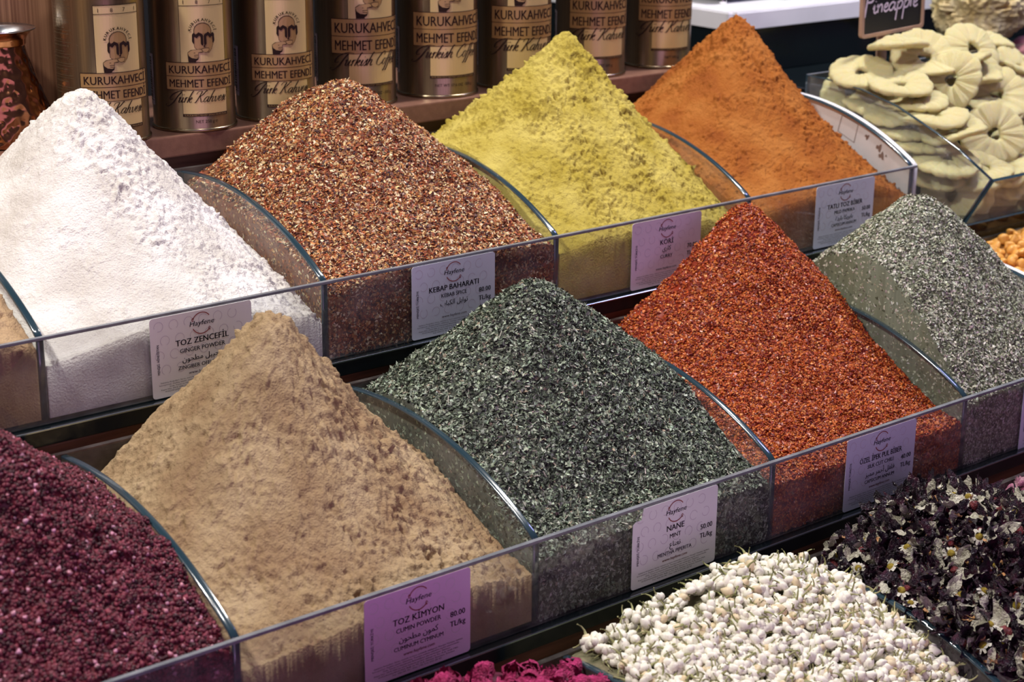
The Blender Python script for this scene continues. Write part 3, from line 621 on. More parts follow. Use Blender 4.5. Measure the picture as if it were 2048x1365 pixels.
for q in ((1445, 6), (1575, -2), (1740, -14)):
    h = hit(q[0], q[1], 2, .147)
    V, F = lathe([(.0035, 0), (.0045, .001), (.0045, .004), (.003, .006), (.003, .018)], 20)
    o = link('foot', mesh('foot', V, F, CHROME, smooth=True), ap); o.location = (h.x-.95, h.y-.37, 0)
# ------------------------------------------------------------------ dried pineapple bin
PX = .83
pb = thing('glass_fruit_bin', (PX, 0, 0), 'clear glass bin with slanted front holding the dried pineapple rings', 'glass bins')
sp = [(-.032, .004), (-.059, .049), (-.023, .069), (.006, .081), (.047, .096), (.088, .105), (.130, .1085), (.153, .109), (.153, .004)]
for xx in (0, .34): divider(xx, .0035, pb, 'side_panel', None, sp)
def quadbox(name, pts, th, mats, parent):
    P = [Vector(p) for p in pts]; n = (P[1]-P[0]).cross(P[2]-P[0]).normalized()*th
    V = [p[:] for p in P]+[(p+n)[:] for p in P]; F = [[0, 1, 2, 3], [7, 6, 5, 4]]+[[i, i+4, (i+1) % 4+4, (i+1) % 4] for i in range(4)]
    return link(name, mesh(name, V, F, mats, [0, 0, 1, 1, 1, 1]), parent)
quadbox('front_panel', [(0, -.032, .004), (.34, -.032, .004), (.34, -.059, .049), (0, -.059, .049)], .003, [GLASS, GEDGE], pb)
quadbox('back_panel', [(0, .153, .004), (0, .153, .109), (.34, .153, .109), (.34, .153, .004)], .003, [GLASS, GEDGE], pb)
box('base_panel', (0, -.033, -.010), (.34, .153, .004), BLACK, pb, .0008)
box('plinth', (0, -.030, -.9), (.34, .153, -.011), BLACK, pb, .0008)
def pine_mat():
    m, nt, b = nm('sugared_pineapple'); tc = nd(nt, 'ShaderNodeTexCoord'); n = nd(nt, 'ShaderNodeTexNoise', Scale=70, Detail=6); nt.links.new(tc.outputs['Object'], n.inputs['Vector'])
    r = nd(nt, 'ShaderNodeValToRGB'); e = r.color_ramp.elements; e[0].position = .38; e[0].color = (.88, .72, .17, 1); e[1].position = .60; e[1].color = (.95, .89, .64, 1)
    nt.links.new(n.outputs[0], r.inputs[0]); nt.links.new(r.outputs[0], b.inputs['Base Color']); b.inputs['Roughness'].default_value = .42
    b.inputs['Subsurface Weight'].default_value = .35; b.inputs['Subsurface Radius'].default_value = (1, .7, .25); b.inputs['Subsurface Scale'].default_value = .006
    n2 = nd(nt, 'ShaderNodeTexNoise', Scale=260, Detail=5); nt.links.new(tc.outputs['Object'], n2.inputs['Vector']); bp = nd(nt, 'ShaderNodeBump', Strength=.8, Distance=.0018); nt.links.new(n2.outputs[0], bp.inputs['Height']); nt.links.new(bp.outputs[0], b.inputs['Normal'])
    return m
PINE = pine_mat()
def ring_mesh(seed, bend=0.):
    n, kk = 132, 14; r_ = random.Random(seed); lob = r_.choice((12, 13, 14)); ph = r_.uniform(0, 6); V = []
    for i in range(n):
        a = 2*PI*i/n; fl = abs(math.sin(a*lob/2+ph))**.6; wr = .5+.5*math.sin(a*lob*3+3*math.sin(a*5+ph)); ro = 1+.06*fl-.03*math.sin(2*a+ph)+.03*math.sin(3*a+2*ph)+r_.uniform(-.008, .008); ri = .19*(1+.15*math.sin(3*a+ph))
        warp = .07*math.sin(2*a+ph)+.04*math.sin(3*a-ph)
        for j in range(kk):
            b = 2*PI*j/kk; mid = (ro+ri)/2; hw = (ro-ri)/2; rad = mid+hw*math.copysign(abs(math.cos(b))**.6, math.cos(b))
            th = .135*math.copysign(abs(math.sin(b))**.7, math.sin(b))*(1+.34*(fl-.7)+.14*(wr-.5)+.12*math.sin(rad*9+a*3+ph))*(1-.25*max(0, (rad-.6)))
            x, y = rad*math.cos(a), rad*math.sin(a); z = th+warp*rad*rad+bend*x*x
            V.append((x, y, z))
    F = [[i*kk+j, ((i+1) % n)*kk+j, ((i+1) % n)*kk+(j+1) % kk, i*kk+(j+1) % kk] for i in range(n) for j in range(kk)]
    return mesh('pineapple_ring', V, F, PINE, smooth=True)
RM = [ring_mesh(i, b) for i, b in enumerate((0, .12, -.1, .3, -.25, .05))]
RG = 'dried pineapple rings heaped in the glass bin'
def pz(u, v): return 'at the right edge of the heap' if u > 1960 else 'low behind the left glass side' if v > 240 and u < 1960 else 'at the upper left of the heap' if u < 1840 else 'in the middle of the heap'
def ring(px, py, y, nrm, R, mi=0, label=None, spin=0):
    R *= 1.10; p = hit(px, py, 1, y)
    while y < .135 and (p.x < PX+R*.80 or (p.z < .06 and y < .0)): y += .003; p = hit(px, py, 1, y)
    p.z = max(p.z, .020)
    o = link('pineapple_ring', RM[mi]); q = Vector(nrm).to_track_quat('Z', 'Y')
    o.matrix_world = Matrix.Translation(p) @ q.to_matrix().to_4x4() @ Matrix.Rotation(spin, 4, 'Z') @ Matrix.Scale(R, 4)
    tag(o, label or f'sugared pineapple ring '+pz(px, py), 'dried pineapple', RG+' '+pz(px, py)); return o
tc_ = Vector((-.62, -.72, .30))   # towards the viewer
special = [
 (1988, 268, .015, (-.50, -.80, .42), .0262, 0, 'whole pale pineapple ring standing upright at the right, round hole facing out'),
 (1993, 192, .045, (-.38, -.62, .72), .0275, 1, 'pineapple ring with round yellow hole, directly above the whole upright pale ring'),
 (1902, 160, .055, (-.85, -.30, .40), .0250, 2, 'pineapple ring leaning left with a narrow slit hole, left of the two upright rings'),
 (1945, 98, .085, (-.25, -.75, .60), .0260, 4, 'folded yellowish pineapple ring on top of the heap, under the beige sponge'),
 (1848, 118, .085, (-.35, -.45, .82), .0270, 3, 'broad pale pineapple ring at the crest of the heap, right of the sign stick'),
 (1795, 88, .100, (-.05, .10, .99), .0240, 5, 'thin pineapple ring seen edge-on at the very top left, just below the chalkboard sign'),
 (1800, 172, .070, (-.15, -.10, .98), .0255, 1, 'flat pineapple ring lying on the left of the heap below the sign stick'),
 (1722, 146, .110, (-.30, -.25, .92), .0250, 0, 'pale pineapple ring at the back left corner of the glass fruit bin'),
 (1700, 184, .095, (-.50, -.30, .80), .0240, 2, 'pineapple ring behind the left glass side near its back corner'),
 (2040, 140, .080, (.1, -.60, .78), .0260, 1, None), (2010, 110, .105, (.2, -.5, .8), .0250, 4, None), (2050, 235, .055, (.15, -.5, .85), .0260, 2, None), (1865, 90, .110, (0, -.3, .95), .0250, 1, None),
 (1830, 200, .060, (-.20, .0, .98), .0250, 2, None), (1790, 222, .050, (-.15, .05, .98), .0250, 4, None), (1740, 208, .070, (-.1, -.05, .99), .0240, 5, None), (1815, 255, .030, (-.25, -.15, .95), .0250, 1, None),
 (1870, 235, .030, (-.10, .05, .99), .0260, 0, None), (1850, 285, .010, (-.15, -.1, .98), .0255, 5, None), (1905, 262, .015, (-.3, -.1, .94), .0250, 3, None), (1895, 318, -.012, (-.2, -.3, .92), .0255, 2, None),
 (1872, 345, -.025, (-.3, -.35, .9), .0250, 1, None), (1940, 345, -.020, (-.1, -.2, .97), .0260, 4, None), (1925, 388, -.030, (-.7, -.6, .4), .0250, 3, None),
 (1995, 335, -.012, (-.05, -.35, .93), .0270, 3, 'curled pineapple slice behind the slanted front glass, under the upright ring'),
 (2040, 335, -.015, (.1, -.2, .95), .0260, 1, None), (1978, 405, -.028, (-.45, -.75, .4), .0260, 2, None), (2035, 390, -.030, (-.3, -.85, .4), .0260, 0, None), (1900, 408, -.02, (-.8, -.5, .3), .024, 4, None)]
for i, s in enumerate(special): ring(*s, spin=i*1.3)
rr = random.Random(5)
for i in range(46):
    x = PX+rr.uniform(.028, .31); y = rr.uniform(-.005, .125); zmax = .045+.105*min(1, max(0, (y+.03)/.09))*min(1, (x-PX)/.10); z = rr.uniform(.016, max(.02, zmax-.02))
    o = link('pineapple_ring', RM[i % 6]); q = Vector((rr.uniform(-.3, .3), rr.uniform(-.4, .2), 1)).to_track_quat('Z', 'Y')
    o.matrix_world = Matrix.Translation((x, y, z)) @ q.to_matrix().to_4x4() @ Matrix.Rotation(i, 4, 'Z') @ Matrix.Scale(.0245, 4)
    u_, v_, _z = proj(o.matrix_world.translation); tag(o, 'sugared pineapple ring '+pz(u_, v_), 'dried pineapple', RG+' '+pz(u_, v_))
# sign
sg = thing('chalkboard_sign', hit(1757, 150, 1, .125), 'small black chalkboard sign with wooden frame and the word Pineapple on a stick', 'sign')
so = sg.location.copy(); sg_rot = -.10
A = hit(1719, 78, 1, .125)-so; B = hit(1843, 54, 1, .125)-so
ux = (B-A).normalized(); uz = Vector((0, 0, 1)); uz = (uz-ux*uz.dot(ux)).normalized(); un = ux.cross(uz); Wd = (B-A).length
MS = Matrix((ux, uz, -un)).transposed().to_4x4(); MS.translation = A   # local x along board, y up, z away
def sbox(name, x0, y0, x1, y1, z0, z1, mat, bev=.0006):
    o = box(name, (x0, y0, z0), (x1, y1, z1), mat, sg, bev); o.matrix_local = MS; return o
FR = noisy('frame_wood', (.36, .22, .15), (.48, .32, .23), 30, .5, .1, 80)
CH = simple('chalkboard', (.008, .008, .010), .6)
Hh = .048
def frame():
    out = rrect(0, 0, Wd, Hh, .004); inn = rrect(.0032, .0032, Wd-.0032, Hh-.0032, .0025); n = len(out); V = []
    for z in (-.0025, .0015):
        V += [(p[0], p[1], z) for p in out]+[(p[0], p[1], z) for p in inn]
    F = []
    for i in range(n):
        j = (i+1) % n; F += [[i, j, n+j, n+i], [2*n+i, 3*n+i, 3*n+j, 2*n+j], [i, 2*n+i, 2*n+j, j], [n+i, n+j, 3*n+j, 3*n+i]]
    o = link('frame', mesh('frame', V, F, FR), sg); o.matrix_local = MS
frame(); sbox('board', .003, .003, Wd-.003, Hh-.003, -.001, .001, CH, 0)
sbox('stick', Wd*.33, -.062, Wd*.47, .004, .0018, .0048, FR)
f = Flat(); x = .0035
x += script(f, 'P', .0045, .0225, .0088, .0020, .0016, 0, .12, None, .8)
script(f, 'ineapple', .0150, .0215, .0075, .0016, .0016, 0, .12, None, 1.0, (Wd-.024)/(5.5*.0075))
V = [(a, b, -c) for a, b, c in f.V]; o = link('chalk_lettering', mesh('chalk_lettering', V, f.F, simple('chalk', (.80, .70, .80), .8)), sg); o.matrix_local = MS
# sponge
def vn3(P, sc, seed):
    Q = P/sc; i = np.floor(Q).astype(np.int64); f = Q-i; f = f*f*(3-2*f); out = 0
    for dx in (0, 1):
        for dy in (0, 1):
            for dz in (0, 1):
                n = ((i[:, 0]+dx)*374761393+(i[:, 1]+dy)*668265263+(i[:, 2]+dz)*2147483647+seed*974634777) & 0xffffffff
                n = ((n ^ (n >> 13))*1274126177) & 0xffffffff
                out = out+((n ^ (n >> 16)) & 0xffff)/65535.*(f[:, 0] if dx else 1-f[:, 0])*(f[:, 1] if dy else 1-f[:, 1])*(f[:, 2] if dz else 1-f[:, 2])
    return out*2-1
def rock(name, c, rad, seed, mat, pits=True, sub=6, amp=.12):
    bm = bmesh.new(); bmesh.ops.create_icosphere(bm, subdivisions=sub, radius=1)
    P = np.array([v.co[:] for v in bm.verts])+20
    d = amp*1.5*vn3(P, .8, seed)+amp*.8*vn3(P, .38, seed+2)
    if pits:
        q = vn3(P, .20, seed+8); d -= .20*ss(q, .42, .75); d += .05*(1-np.abs(vn3(P, .14, seed+12)))-.03; d += .025*vn3(P, .07, seed+3)
    for vv, k in zip(bm.verts, d): vv.co *= (1+k)
    for vv in bm.verts: vv.co = Vector((vv.co.x*rad[0], vv.co.y*rad[1], vv.co.z*rad[2]))
    me = bpy.data.meshes.new(name); bm.to_mesh(me); bm.free(); me.materials.append(mat)
    for p in me.polygons: p.use_smooth = True
    o = link(name, me); o.location = c; return o
SPM = noisy('sponge_skin', (.42, .31, .13), (.60, .52, .30), 55, .85, .5, 420, 8, bdist=.0015, spec=.2)
c = hit(1962, 18, 1, .235)
tag(rock('natural_sponge', c, (.064, .045, .036), 3, SPM, sub=7), 'big beige knobbly natural sponge with dark pits, behind the pineapple at the top right', 'sponge')
c2 = hit(2052, 102, 1, .20); tag(rock('dried_fruit', c2, (.02, .018, .014), 9, noisy('pink_fruit', (.40, .13, .15), (.55, .25, .25), 60, .6, .3, 300), False, 5), 'small dusty pink dried fruit lump below the sponge at the right edge', 'dried fruit')
rl = box('rear_shelf', (.885, .165, -.9), (1.6, .298, .083), BLACK, bev=.001); tag(rl, 'black shelf behind the pineapple bin, under the sponge', 'shelf')
c3 = hit(2046, -30, 1, .30)
t = thing('chalkboard_sign', c3, 'small chalkboard whose corner shows at the very top right', 'sign'); box('board', (-.02, .0, -.02), (.05, .003, .03), CH, t); box('stick', (.01, .003, -.10), (.018, .006, .0), FR, t)
# ------------------------------------------------------------------ corn nuts
kb = thing('glass_fruit_bin', ROW[1]@Matrix.Translation((.800, 0, 0)), 'clear bin of golden toasted corn at the right end, below the pineapple bin', 'glass bins')
box('front_panel', (0, -.0015, 0), (.25, .0015, .054), GLASS, kb, 0); box('back_panel', (0, .183, 0), (.25, .187, .092), GLASS, kb, 0); divider(.247, .005, kb)
V, F = heap_grid([.92, .165, .094, .22, .35, .22, .1, .03, .2], 0.8, 1.04, .002, .182, .004, lambda X, Y: 0*X); o = link('corn_heap', mesh('corn_heap', V, F, noisy('corn_bulk', (.30, .13, .03), (.55, .28, .07), 160, .5), smooth=True)); o.matrix_world = ROW[1]; tag(o, 'golden toasted corn filling the bin beneath the loose kernels, lower right of pineapple', 'snack', kind='stuff')
CORN = noisy('toasted_corn', (.62, .27, .05), (.82, .48, .14), 120, .28, .2, 400, c3=(.74, .36, .07))
def corn_mesh(sd):
    bm = bmesh.new(); bmesh.ops.create_icosphere(bm, subdivisions=3, radius=1)
    for v in bm.verts:
        p = v.co; k = 1+.22*math.sin(2.2*p.x+sd)*math.cos(1.8*p.y+sd*2)+.12*math.sin(4*p.z+sd); v.co = Vector((p.x*k, p.y*k*.85, p.z*k*.75))
    me = bpy.data.meshes.new('corn_kernel'); bm.to_mesh(me); bm.free(); me.materials.append(CORN)
    for p in me.polygons: p.use_smooth = True
    return me
CM = [corn_mesh(i*1.7) for i in range(5)]
rr = random.Random(11)
for ix in range(20):
    for iy in range(11):
        x = .806+ix*.0086+rr.uniform(-.003, .003); y = .092+iy*.0085+rr.uniform(-.003, .003)
        if y > .177: continue
        o = link('corn_kernel', CM[rr.randrange(5)]); z = float(zs([.92, .165, .094, .22, .35, .22, .1, .03, .2], np.array(x), np.array(y)))+rr.uniform(0, .006)
        o.matrix_world = ROW[1] @ Matrix.Translation((x, y, z)) @ Matrix.Rotation(rr.uniform(0, 6), 4, Vector((rr.random(), rr.random(), rr.random())).normalized()) @ Matrix.Scale(rr.uniform(.0044, .0058), 4)
        tag(o, 'golden toasted corn kernel in the bin under the pineapple bin', 'snack', 'toasted corn kernels')
# ------------------------------------------------------------------ jasmine buds
def zone(p, kind):
    u, v, z = proj(p)
    if kind == 'h': return 'by the brown rail' if v < 1060 else 'beside the white jasmine buds' if u < 1790 else 'at the right edge' if u > 1960 else 'near the bottom edge' if v > 1250 else 'in the middle'
    if kind == 'r': return 'by the jasmine bin' if u > 1090 else 'at its left end' if u < 950 else 'in the middle'
    if kind == 'j': return 'at the bottom left of the heap' if u < 1420 else 'at the bottom middle of the heap' if u < 1700 else 'at the bottom right of the heap'
def bud_meshes():
    out = []
    for sd in range(5):
        r_ = random.Random(sd); V = []; n = 9
        prof = [(0, -1), (.35, -.92), (.60, -.6), (.72, -.15), (.62, .3), (.38, .7), (.13, .95), (0, 1.04)]
        prof = [(a*(1+r_.uniform(-.1, .1)), b) for a, b in prof]
        for j, (r1, z) in enumerate(prof):
            for i in range(n): a = 2*PI*i/n+z*.8; k = 1+.10*math.cos(5*a); V.append((r1*k*math.cos(a)+.1*z*z*r_.uniform(.5, 1), r1*k*math.sin(a), z))
        F = [[j*n+i, j*n+(i+1) % n, (j+1)*n+(i+1) % n, (j+1)*n+i] for j in range(len(prof)-1) for i in range(n)]
        out.append((V, F))
    return out
def tube(pts, rads, n=5):
    V = []; F = []
    for k, p in enumerate(pts):
        p = Vector(p); d = (Vector(pts[min(k+1, len(pts)-1)])-Vector(pts[max(k-1, 0)])).normalized(); a = d.orthogonal().normalized(); b = d.cross(a)
        for i in range(n): V.append((p+(a*math.cos(2*PI*i/n)+b*math.sin(2*PI*i/n))*rads[k])[:])
    F = [[k*n+i, k*n+(i+1) % n, (k+1)*n+(i+1) % n, (k+1)*n+i] for k in range(len(pts)-1) for i in range(n)]+[list(range(n)), [(len(pts)-1)*n+i for i in range(n)][::-1]]
    return V, F
BUDC = [noisy('jasmine_bud_white', (.78, .74, .62), (.88, .86, .77), 3, .5, spec=.3), noisy('jasmine_bud_cream', (.60, .47, .26), (.78, .68, .50), 3, .5)]
GREEN = noisy('dried_stem_green', (.22, .24, .08), (.42, .40, .20), 5, .6)
BM = bud_meshes(); BME = [[mesh('jasmine_bud', v, f, m, smooth=True) for v, f in BM] for m in BUDC]
STEMS = [mesh('stem', *tube([(0, 0, -.95), (.1*s, .1, -1.5), (.45*s, .1, -2.1), (.9*s, .0, -2.5)], [.22, .13, .11, .12]), GREEN) for s in (1, -1, .4)]
for lst in BME:
    for m_ in lst: pass
JP = PILE['jasmine']; JB = (.204, .397)
def heap_base(key, b, mat, label, disp, cat, name):
    V, F = heap_grid(PILE[key], b*.2+.0028, b*.2+.1972, .0022, .192, .003, disp); V[:, 2] -= .002
    V[:, 2] = np.maximum(V[:, 2], .0018); return V, F
def vis(p):
    u, v, z = proj(p); return -15 < u < 2065 and v < 1385, z
n = 4300; P_, N_ = surf_pts(JP, JB[0]+.002, JB[1]-.002, .005, .19, n); P_ = P_+N_*rng.uniform(-.003, .0040, (len(P_), 1))
n = len(P_)
Rr = rots(n, N_, 1.6); sz = rng.uniform(.0031, .0045, n); cream = rng.uniform(size=n) < .12
Mw = ROW[2]; cand = []
for i in range(n):
    wp = Mw @ Vector(P_[i].tolist()); ok, z = vis(wp)
    q = (P_[i]-np.array([*P_[i][:2], float(zs(JP, P_[i][0], P_[i][1]))]))[2]
    if ok and q > .0005: cand.append((z, i))
cand.sort(); chosen = set(i for _, i in cand[:300])
Vs, Fs, Ms, nb = [], [], [], 0
bm_np = [(np.array(v), f) for v, f in BM]; st_np = [(np.array([v.co[:] for v in s.vertices]), [list(p.vertices) for p in s.polygons]) for s in STEMS]
for i in range(n):
    R3 = Rr[i][:, [1, 2, 0]]
    if i in chosen:
        M3 = Matrix(R3.tolist()).to_4x4(); M3.translation = Vector(P_[i].tolist())
        o = link('jasmine_bud', BME[int(cream[i])][i % 5]); o.matrix_world = Mw @ M3 @ Matrix.Scale(float(sz[i]), 4)
        zn = zone(o.matrix_world.translation, 'j'); tag(o, ('cream ' if cream[i] else 'white ')+'dried jasmine bud '+zn, 'jasmine bud', ('cream' if cream[i] else 'white')+' jasmine buds '+zn)
        if i % 4: link('stem', STEMS[i % 3], o)
        continue
    v, f = bm_np[i % 5]; Vs.append((v*sz[i])@R3.T+P_[i]); Fs += [[a+nb for a in q] for q in f]; Ms += [int(cream[i])]*len(f); nb += len(v)
    if i % 4:
        v, f = st_np[i % 3]; Vs.append((v*sz[i])@R3.T+P_[i]); Fs += [[a+nb for a in q] for q in f]; Ms += [2]*len(f); nb += len(v)
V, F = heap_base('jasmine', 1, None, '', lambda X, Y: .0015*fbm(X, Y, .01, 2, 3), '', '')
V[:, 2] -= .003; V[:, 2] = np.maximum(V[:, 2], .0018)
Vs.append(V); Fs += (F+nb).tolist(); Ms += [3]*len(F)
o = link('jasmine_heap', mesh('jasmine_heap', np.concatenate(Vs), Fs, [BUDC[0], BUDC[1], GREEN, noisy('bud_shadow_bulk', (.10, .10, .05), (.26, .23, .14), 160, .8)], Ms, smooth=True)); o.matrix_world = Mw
tag(o, 'big heap of white dried jasmine buds with green stems in the lower row', 'dried flowers', kind='stuff')
# ------------------------------------------------------------------ hibiscus blend
HP = PILE['hibiscus']
def curl_leaf(sd, w=.32):
    r_ = random.Random(sd); V = []; n = 13
    c1, c2, tw = r_.uniform(-.5, .9), r_.uniform(.2, .8), r_.uniform(-1, 1)
    for i in range(n):
        t = i/(n-1); x = -1+2*t; ww = w*math.sin(PI*min(max(t*.94+.03, 0), 1))**.7*(1+.25*math.sin(9*t+sd)); a = tw*x
        for j in (-1, -.5, 0, .5, 1):
            yy = j*ww; zz = c2*ww*j*j+c1*.45*x*x+.09*math.sin(8*x+j*2.4+sd)+.05*math.sin(15*x-j*3+sd*2)
            V.append((x, yy*math.cos(a)-zz*math.sin(a)*.4, yy*math.sin(a)+zz))
    F = [[i*5+j, (i+1)*5+j, (i+1)*5+j+1, i*5+j+1] for i in range(n-1) for j in range(4)]
    return V, F
def calyx(sd):
    r_ = random.Random(sd); Vs = []; Fs = []; n = r_.choice((4, 5))
    for k in range(n):
        v, f = curl_leaf(sd*7+k, .34); a = 2*PI*k/n+r_.uniform(-.3, .3); tl = r_.uniform(.25, 1.0); nb = len(Vs)
        for x, y, z in v:
            x = (x+1)*.62; ry = y*(1+.15*math.sin(14*y)); rz = z*.8+.07*math.sin(30*y)+tl*x*x*.9
            Vs.append((x*math.cos(a)-ry*math.sin(a), x*math.sin(a)+ry*math.cos(a), rz-.2))
        Fs += [[nb+i for i in q] for q in f]
    return Vs, Fs
HIBC = noisy('hibiscus_petal', (.008, .003, .010), (.060, .010, .028), 2.4, .38, .6, 9, 8, (1, 1, 1), spec=.5, bdist=.05, c3=(.022, .005, .018))
PALE = noisy('pale_dried_leaf', (.42, .40, .29), (.74, .70, .58), 2.5, .75, .6, 8, 6, bdist=.05)
ROSEP = noisy('rosehip_skin', (.09, .012, .018), (.22, .035, .04), 2, .35, .4, 6, bdist=.05)
ORG = noisy('orange_peel', (.48, .22, .09), (.62, .36, .18), 2, .6, .4, 6, bdist=.05)
CMW = noisy('chamomile_petals', (.66, .62, .52), (.82, .78, .70), 3, .7, .5, 9, bdist=.05); CMY = noisy('chamomile_heart', (.62, .42, .03), (.80, .60, .08), 8, .7, .8, 22, bdist=.1)
CAL = [mesh('hibiscus_calyx', *calyx(i), HIBC, smooth=True) for i in range(6)]
LFM = [mesh('dried_leaf', *curl_leaf(i+20, .30+.05*(i % 3)), PALE, smooth=True) for i in range(7)]
def pod(sd, m, nmn):
    bm = bmesh.new(); bmesh.ops.create_icosphere(bm, subdivisions=3, radius=1)
    for v in bm.verts:
        p = v.co; a = math.atan2(p.y, p.x); k = 1+.09*math.sin(5*a+sd)*(1-abs(p.z))+.06*math.sin(7*p.z+sd); v.co = Vector((p.x*k*.75, p.y*k*.75, p.z*k))
    me = bpy.data.meshes.new(nmn); bm.to_mesh(me); bm.free(); me.materials.append(m)
    for p in me.polygons: p.use_smooth = True
    return me
HIPS = [pod(i, ROSEP, 'rosehip') for i in range(3)]
def chamo(sd):
    r_ = random.Random(sd); V = []; F = []
    for k in range(13):
        a = 2*PI*k/13+r_.uniform(-.15, .15); L = r_.uniform(.85, 1.15); dr = r_.uniform(-.5, .25); nb = len(V); ca, sa = math.cos(a), math.sin(a)
        for x, hw, z in ((.3, .12, 0), (.6, .20, .1+dr*.2), (L, .13, dr*.7)):
            for s in (-1, 1): y = s*hw; V.append((x*ca-y*sa, x*sa+y*ca, z))
        F += [[nb, nb+2, nb+3, nb+1], [nb+2, nb+4, nb+5, nb+3]]
    return mesh('petals', V, F, CMW)
CHP = [chamo(i) for i in range(4)]
V, F = lathe([(.46, -.25), (.50, 0), (.42, .25), (.24, .40), (.02, .46)], 14); CHC = mesh('chamomile_flower', V, F, CMY, smooth=True)
PIECE = mesh('peel', *curl_leaf(77, .5), ORG, smooth=True)
rr = random.Random(21); RP_ = PILE['rose']; KP_ = None
def on_heap(Pp, x, y, k=2, lift=0.):
    z = float(zs(Pp, np.array(x), np.array(y))); e = .002
    gx = (float(zs(Pp, np.array(x+e), np.array(y)))-z)/e; gy = (float(zs(Pp, np.array(x), np.array(y+e)))-z)/e
    n = Vector((-gx, -gy, 1)).normalized(); return Vector((x, y, z))+n*lift, n
def drop(name, me, Pp, x, y, size, tilt, label, cat, group, lift=0., M=ROW[2]):
    p, n = on_heap(Pp, x, y, 2, lift); n = (n+Vector((rr.gauss(0, tilt), rr.gauss(0, tilt), rr.gauss(0, tilt)))).normalized()
    o = link(name, me); o.matrix_world = M @ Matrix.Translation(p) @ n.to_track_quat('Z', 'Y').to_matrix().to_4x4() @ Matrix.Rotation(rr.uniform(0, 6.28), 4, 'Z') @ Matrix.Scale(size, 4)
    zn = ' '+zone(o.matrix_world.translation, 'r' if Pp is RP_ else 'h') if Pp is not KP_ else ''
    return tag(o, label+zn, cat, group+zn)
def inview(x, y):
    w_ = ROW[2] @ on_heap(HP, x, y)[0]; u, v, z = proj(w_); return u < 2110 and v < 1400
def spots(n, mind, x0=.404, x1=.596, y0=.008, y1=.188, test=inview):
    out = []
    for _ in range(n*60):
        x, y = rr.uniform(x0, x1), rr.uniform(y0, y1)
        if (test is None or test(x, y)) and all((x-a)**2+(y-b)**2 > mind*mind for a, b in out): out.append((x, y))
        if len(out) >= n: break
    return out
BL = 'in the dark herb blend,'
for x, y in spots(190, .007): drop('hibiscus_calyx', CAL[rr.randrange(6)], HP, x, y, rr.uniform(.0075, .0125), .9, 'dark purple crumpled hibiscus calyx '+BL, 'dried flower', 'hibiscus calyces in the blend', rr.uniform(-.002, .003))
for x, y in spots(150, .0085): drop('dried_leaf', LFM[rr.randrange(7)], HP, x, y, rr.uniform(.0065, .0135), .9, 'pale curled dried leaf '+BL, 'dried leaf', 'pale leaves in the blend', rr.uniform(.001, .006))
for x, y in spots(40, .015): drop('rosehip', HIPS[rr.randrange(3)], HP, x, y, rr.uniform(.0030, .0046), 1.5, 'small dark red rosehip '+BL, 'rosehip', 'rosehips in the blend', rr.uniform(.001, .004))
for x, y in spots(40, .015): drop('orange_peel', PIECE, HP, x, y, rr.uniform(.0025, .0045), .7, 'little orange peel chip '+BL, 'peel', 'orange peel chips in the blend', rr.uniform(.002, .005))
for i, (x, y) in enumerate(spots(46, .013)):
    o = drop('chamomile_flower', CHC, HP, x, y, rr.uniform(.0042, .0056), .45, 'white chamomile flower with yellow heart '+BL, 'dried flower', 'chamomile flowers in the blend', rr.uniform(.003, .0055)); link('petals', CHP[i % 4], o)
V, F = heap_base('hibiscus', 2, None, '', lambda X, Y: .003*fbm(X, Y, .012, 2, 8), '', '')
hp2 = [(4, (.035, .008, .03)), (2, (.10, .02, .03)), (2, (.30, .28, .20)), (1, (.40, .20, .08))]
flaked('hibiscus', 2, 2, (.02, .006, .014), [(CURL, 3500, .0015, .004, .5, .6, .8, hp2), (CHIP, 3500, .0008, .002, .7, .6, .7, hp2)], rdisp(81), 'fine crumbs of hibiscus, leaf and peel under the dark herb blend', HERB, cat='dried flowers', name='herb_blend_heap', front=False)
# rosebuds bin at the far right of the lower row
KP = KP_ = [.70, .14, .118, .4, .5, .4, .4, .02, 1.]
PILE['bud'] = KP
flaked('bud', 2, 3, (.10, .02, .04), [(CURL, 3500, .0012, .003, .6, .6, .8, [(2, (.30, .07, .14)), (1, (.45, .33, .22)), (2, (.10, .02, .04))])], rdisp(91), 'fine pink crumbs in the bin at the far right of the lower row', HERB, cat='dried flowers', name='rosebud_heap', front=False)
def rosebud(sd, m):
    r_ = random.Random(sd); Vs = []; Fs = []
    for k in range(9):
        a = k*2.4; R = .25+.07*k; nb = len(Vs); hh = 1-.05*k
        for i in range(5):
            z = -.6+1.3*hh*i/4
            for j in range(5):
                b = a+(j-2)*.36; rd = R*(.55+.5*math.sin(PI*(i/4)*.8))*(1+.10*math.sin(j*2+i+sd)+.05*math.sin(5*b)); Vs.append((rd*math.cos(b), rd*math.sin(b), z+.08*math.sin(j*1.7+k)))
        Fs += [[nb+i*5+j, nb+i*5+j+1, nb+(i+1)*5+j+1, nb+(i+1)*5+j] for i in range(4) for j in range(4)]
    return mesh('rosebud', Vs, Fs, m, smooth=True)
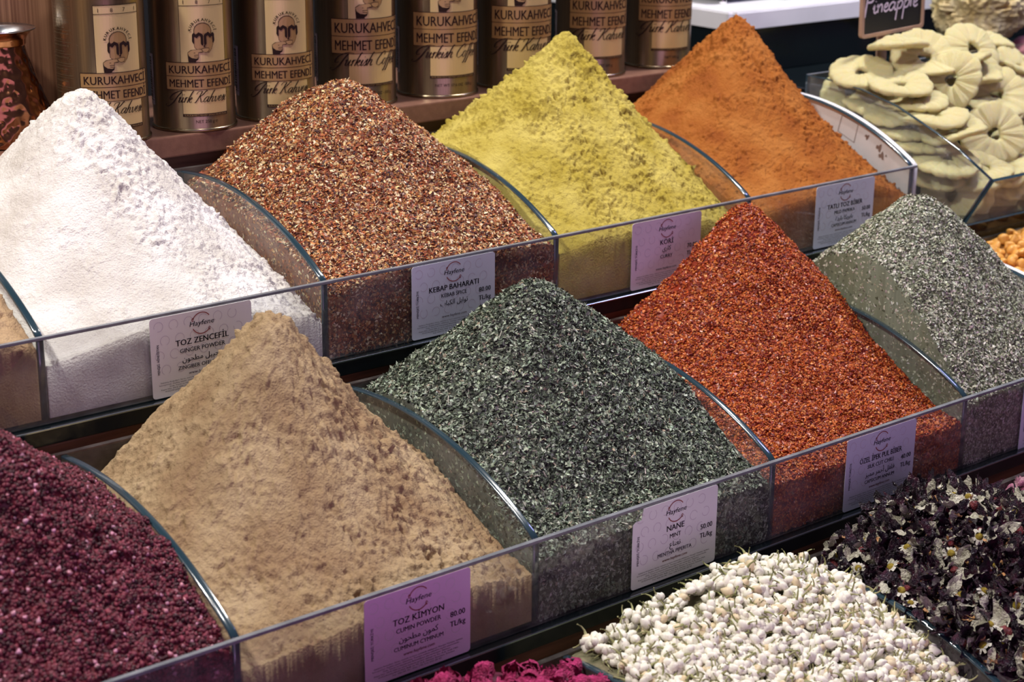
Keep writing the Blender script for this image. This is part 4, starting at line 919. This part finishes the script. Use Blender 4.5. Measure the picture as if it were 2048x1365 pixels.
PINK = noisy('pink_rose_petal', (.40, .10, .22), (.62, .34, .40), 2, .6, .5, 8, bdist=.05); MAG = noisy('magenta_rose_petal', (.34, .010, .085), (.62, .04, .20), 2, .6, .6, 8, bdist=.05)
RBP = [rosebud(i, PINK) for i in range(3)]; RBM = [rosebud(i+5, MAG) for i in range(4)]
for x, y in spots(70, .009, .606, .68, .10, .188, None): drop('rosebud', RBP[rr.randrange(3)], KP, x, y, rr.uniform(.0055, .0075), .7, 'dusty pink rosebud at the right edge of the lower row', 'rosebud', 'dusty pink rosebuds', rr.uniform(0, .004))
RP = PILE['rose']
flaked('rose', 2, 0, (.10, .006, .03), [(CURL, 3000, .0015, .0035, .6, .6, .8, [(3, (.50, .02, .14)), (1, (.2, .01, .05))])], rdisp(95), 'fine magenta petal crumbs in the bin at the bottom of the picture', HERB, cat='dried flowers', name='rose_petal_heap', front=False)
for x, y in spots(110, .0115, .01, .193, .06, .188, None): drop('rosebud', RBM[rr.randrange(4)], RP, x, y, rr.uniform(.0085, .0115), .7, 'vivid magenta rosebud in the bottom bin,', 'rosebud', 'vivid magenta rosebuds', rr.uniform(-.001, .004))
# stains and sticker ghost on the upper side board
f_V = []; f_F = []
for i, (px, py, r_) in enumerate(((1734, 274, .0022), (1758, 296, .003), (1763, 312, .003), (1772, 312, .001))):
    h = hit(px, py, 0, .8024); b_ = blob(h.y, h.z, r_, i); nb = len(f_V); f_V += b_; f_F.append(list(range(nb, nb+len(b_))))
G1 = next(o for o in bpy.data.objects if o.name == 'glass_bin_row')
q = [hit(px, py, 0, .8023) for px, py in ((1684, 230), (1717, 249), (1708, 286), (1675, 262))]
c_ = sum(q, Vector())/4; nb = len(f_V)
for k_ in range(4):
    a, b = q[k_], q[(k_+1) % 4]; ai, bi = a.lerp(c_, .055), b.lerp(c_, .055); n_ = len(f_V); f_V += [a[:], b[:], bi[:], ai[:]]; f_F.append([n_, n_+1, n_+2, n_+3])
link('spice_stains', mesh('spice_stains', f_V, f_F, DIRT), G1)
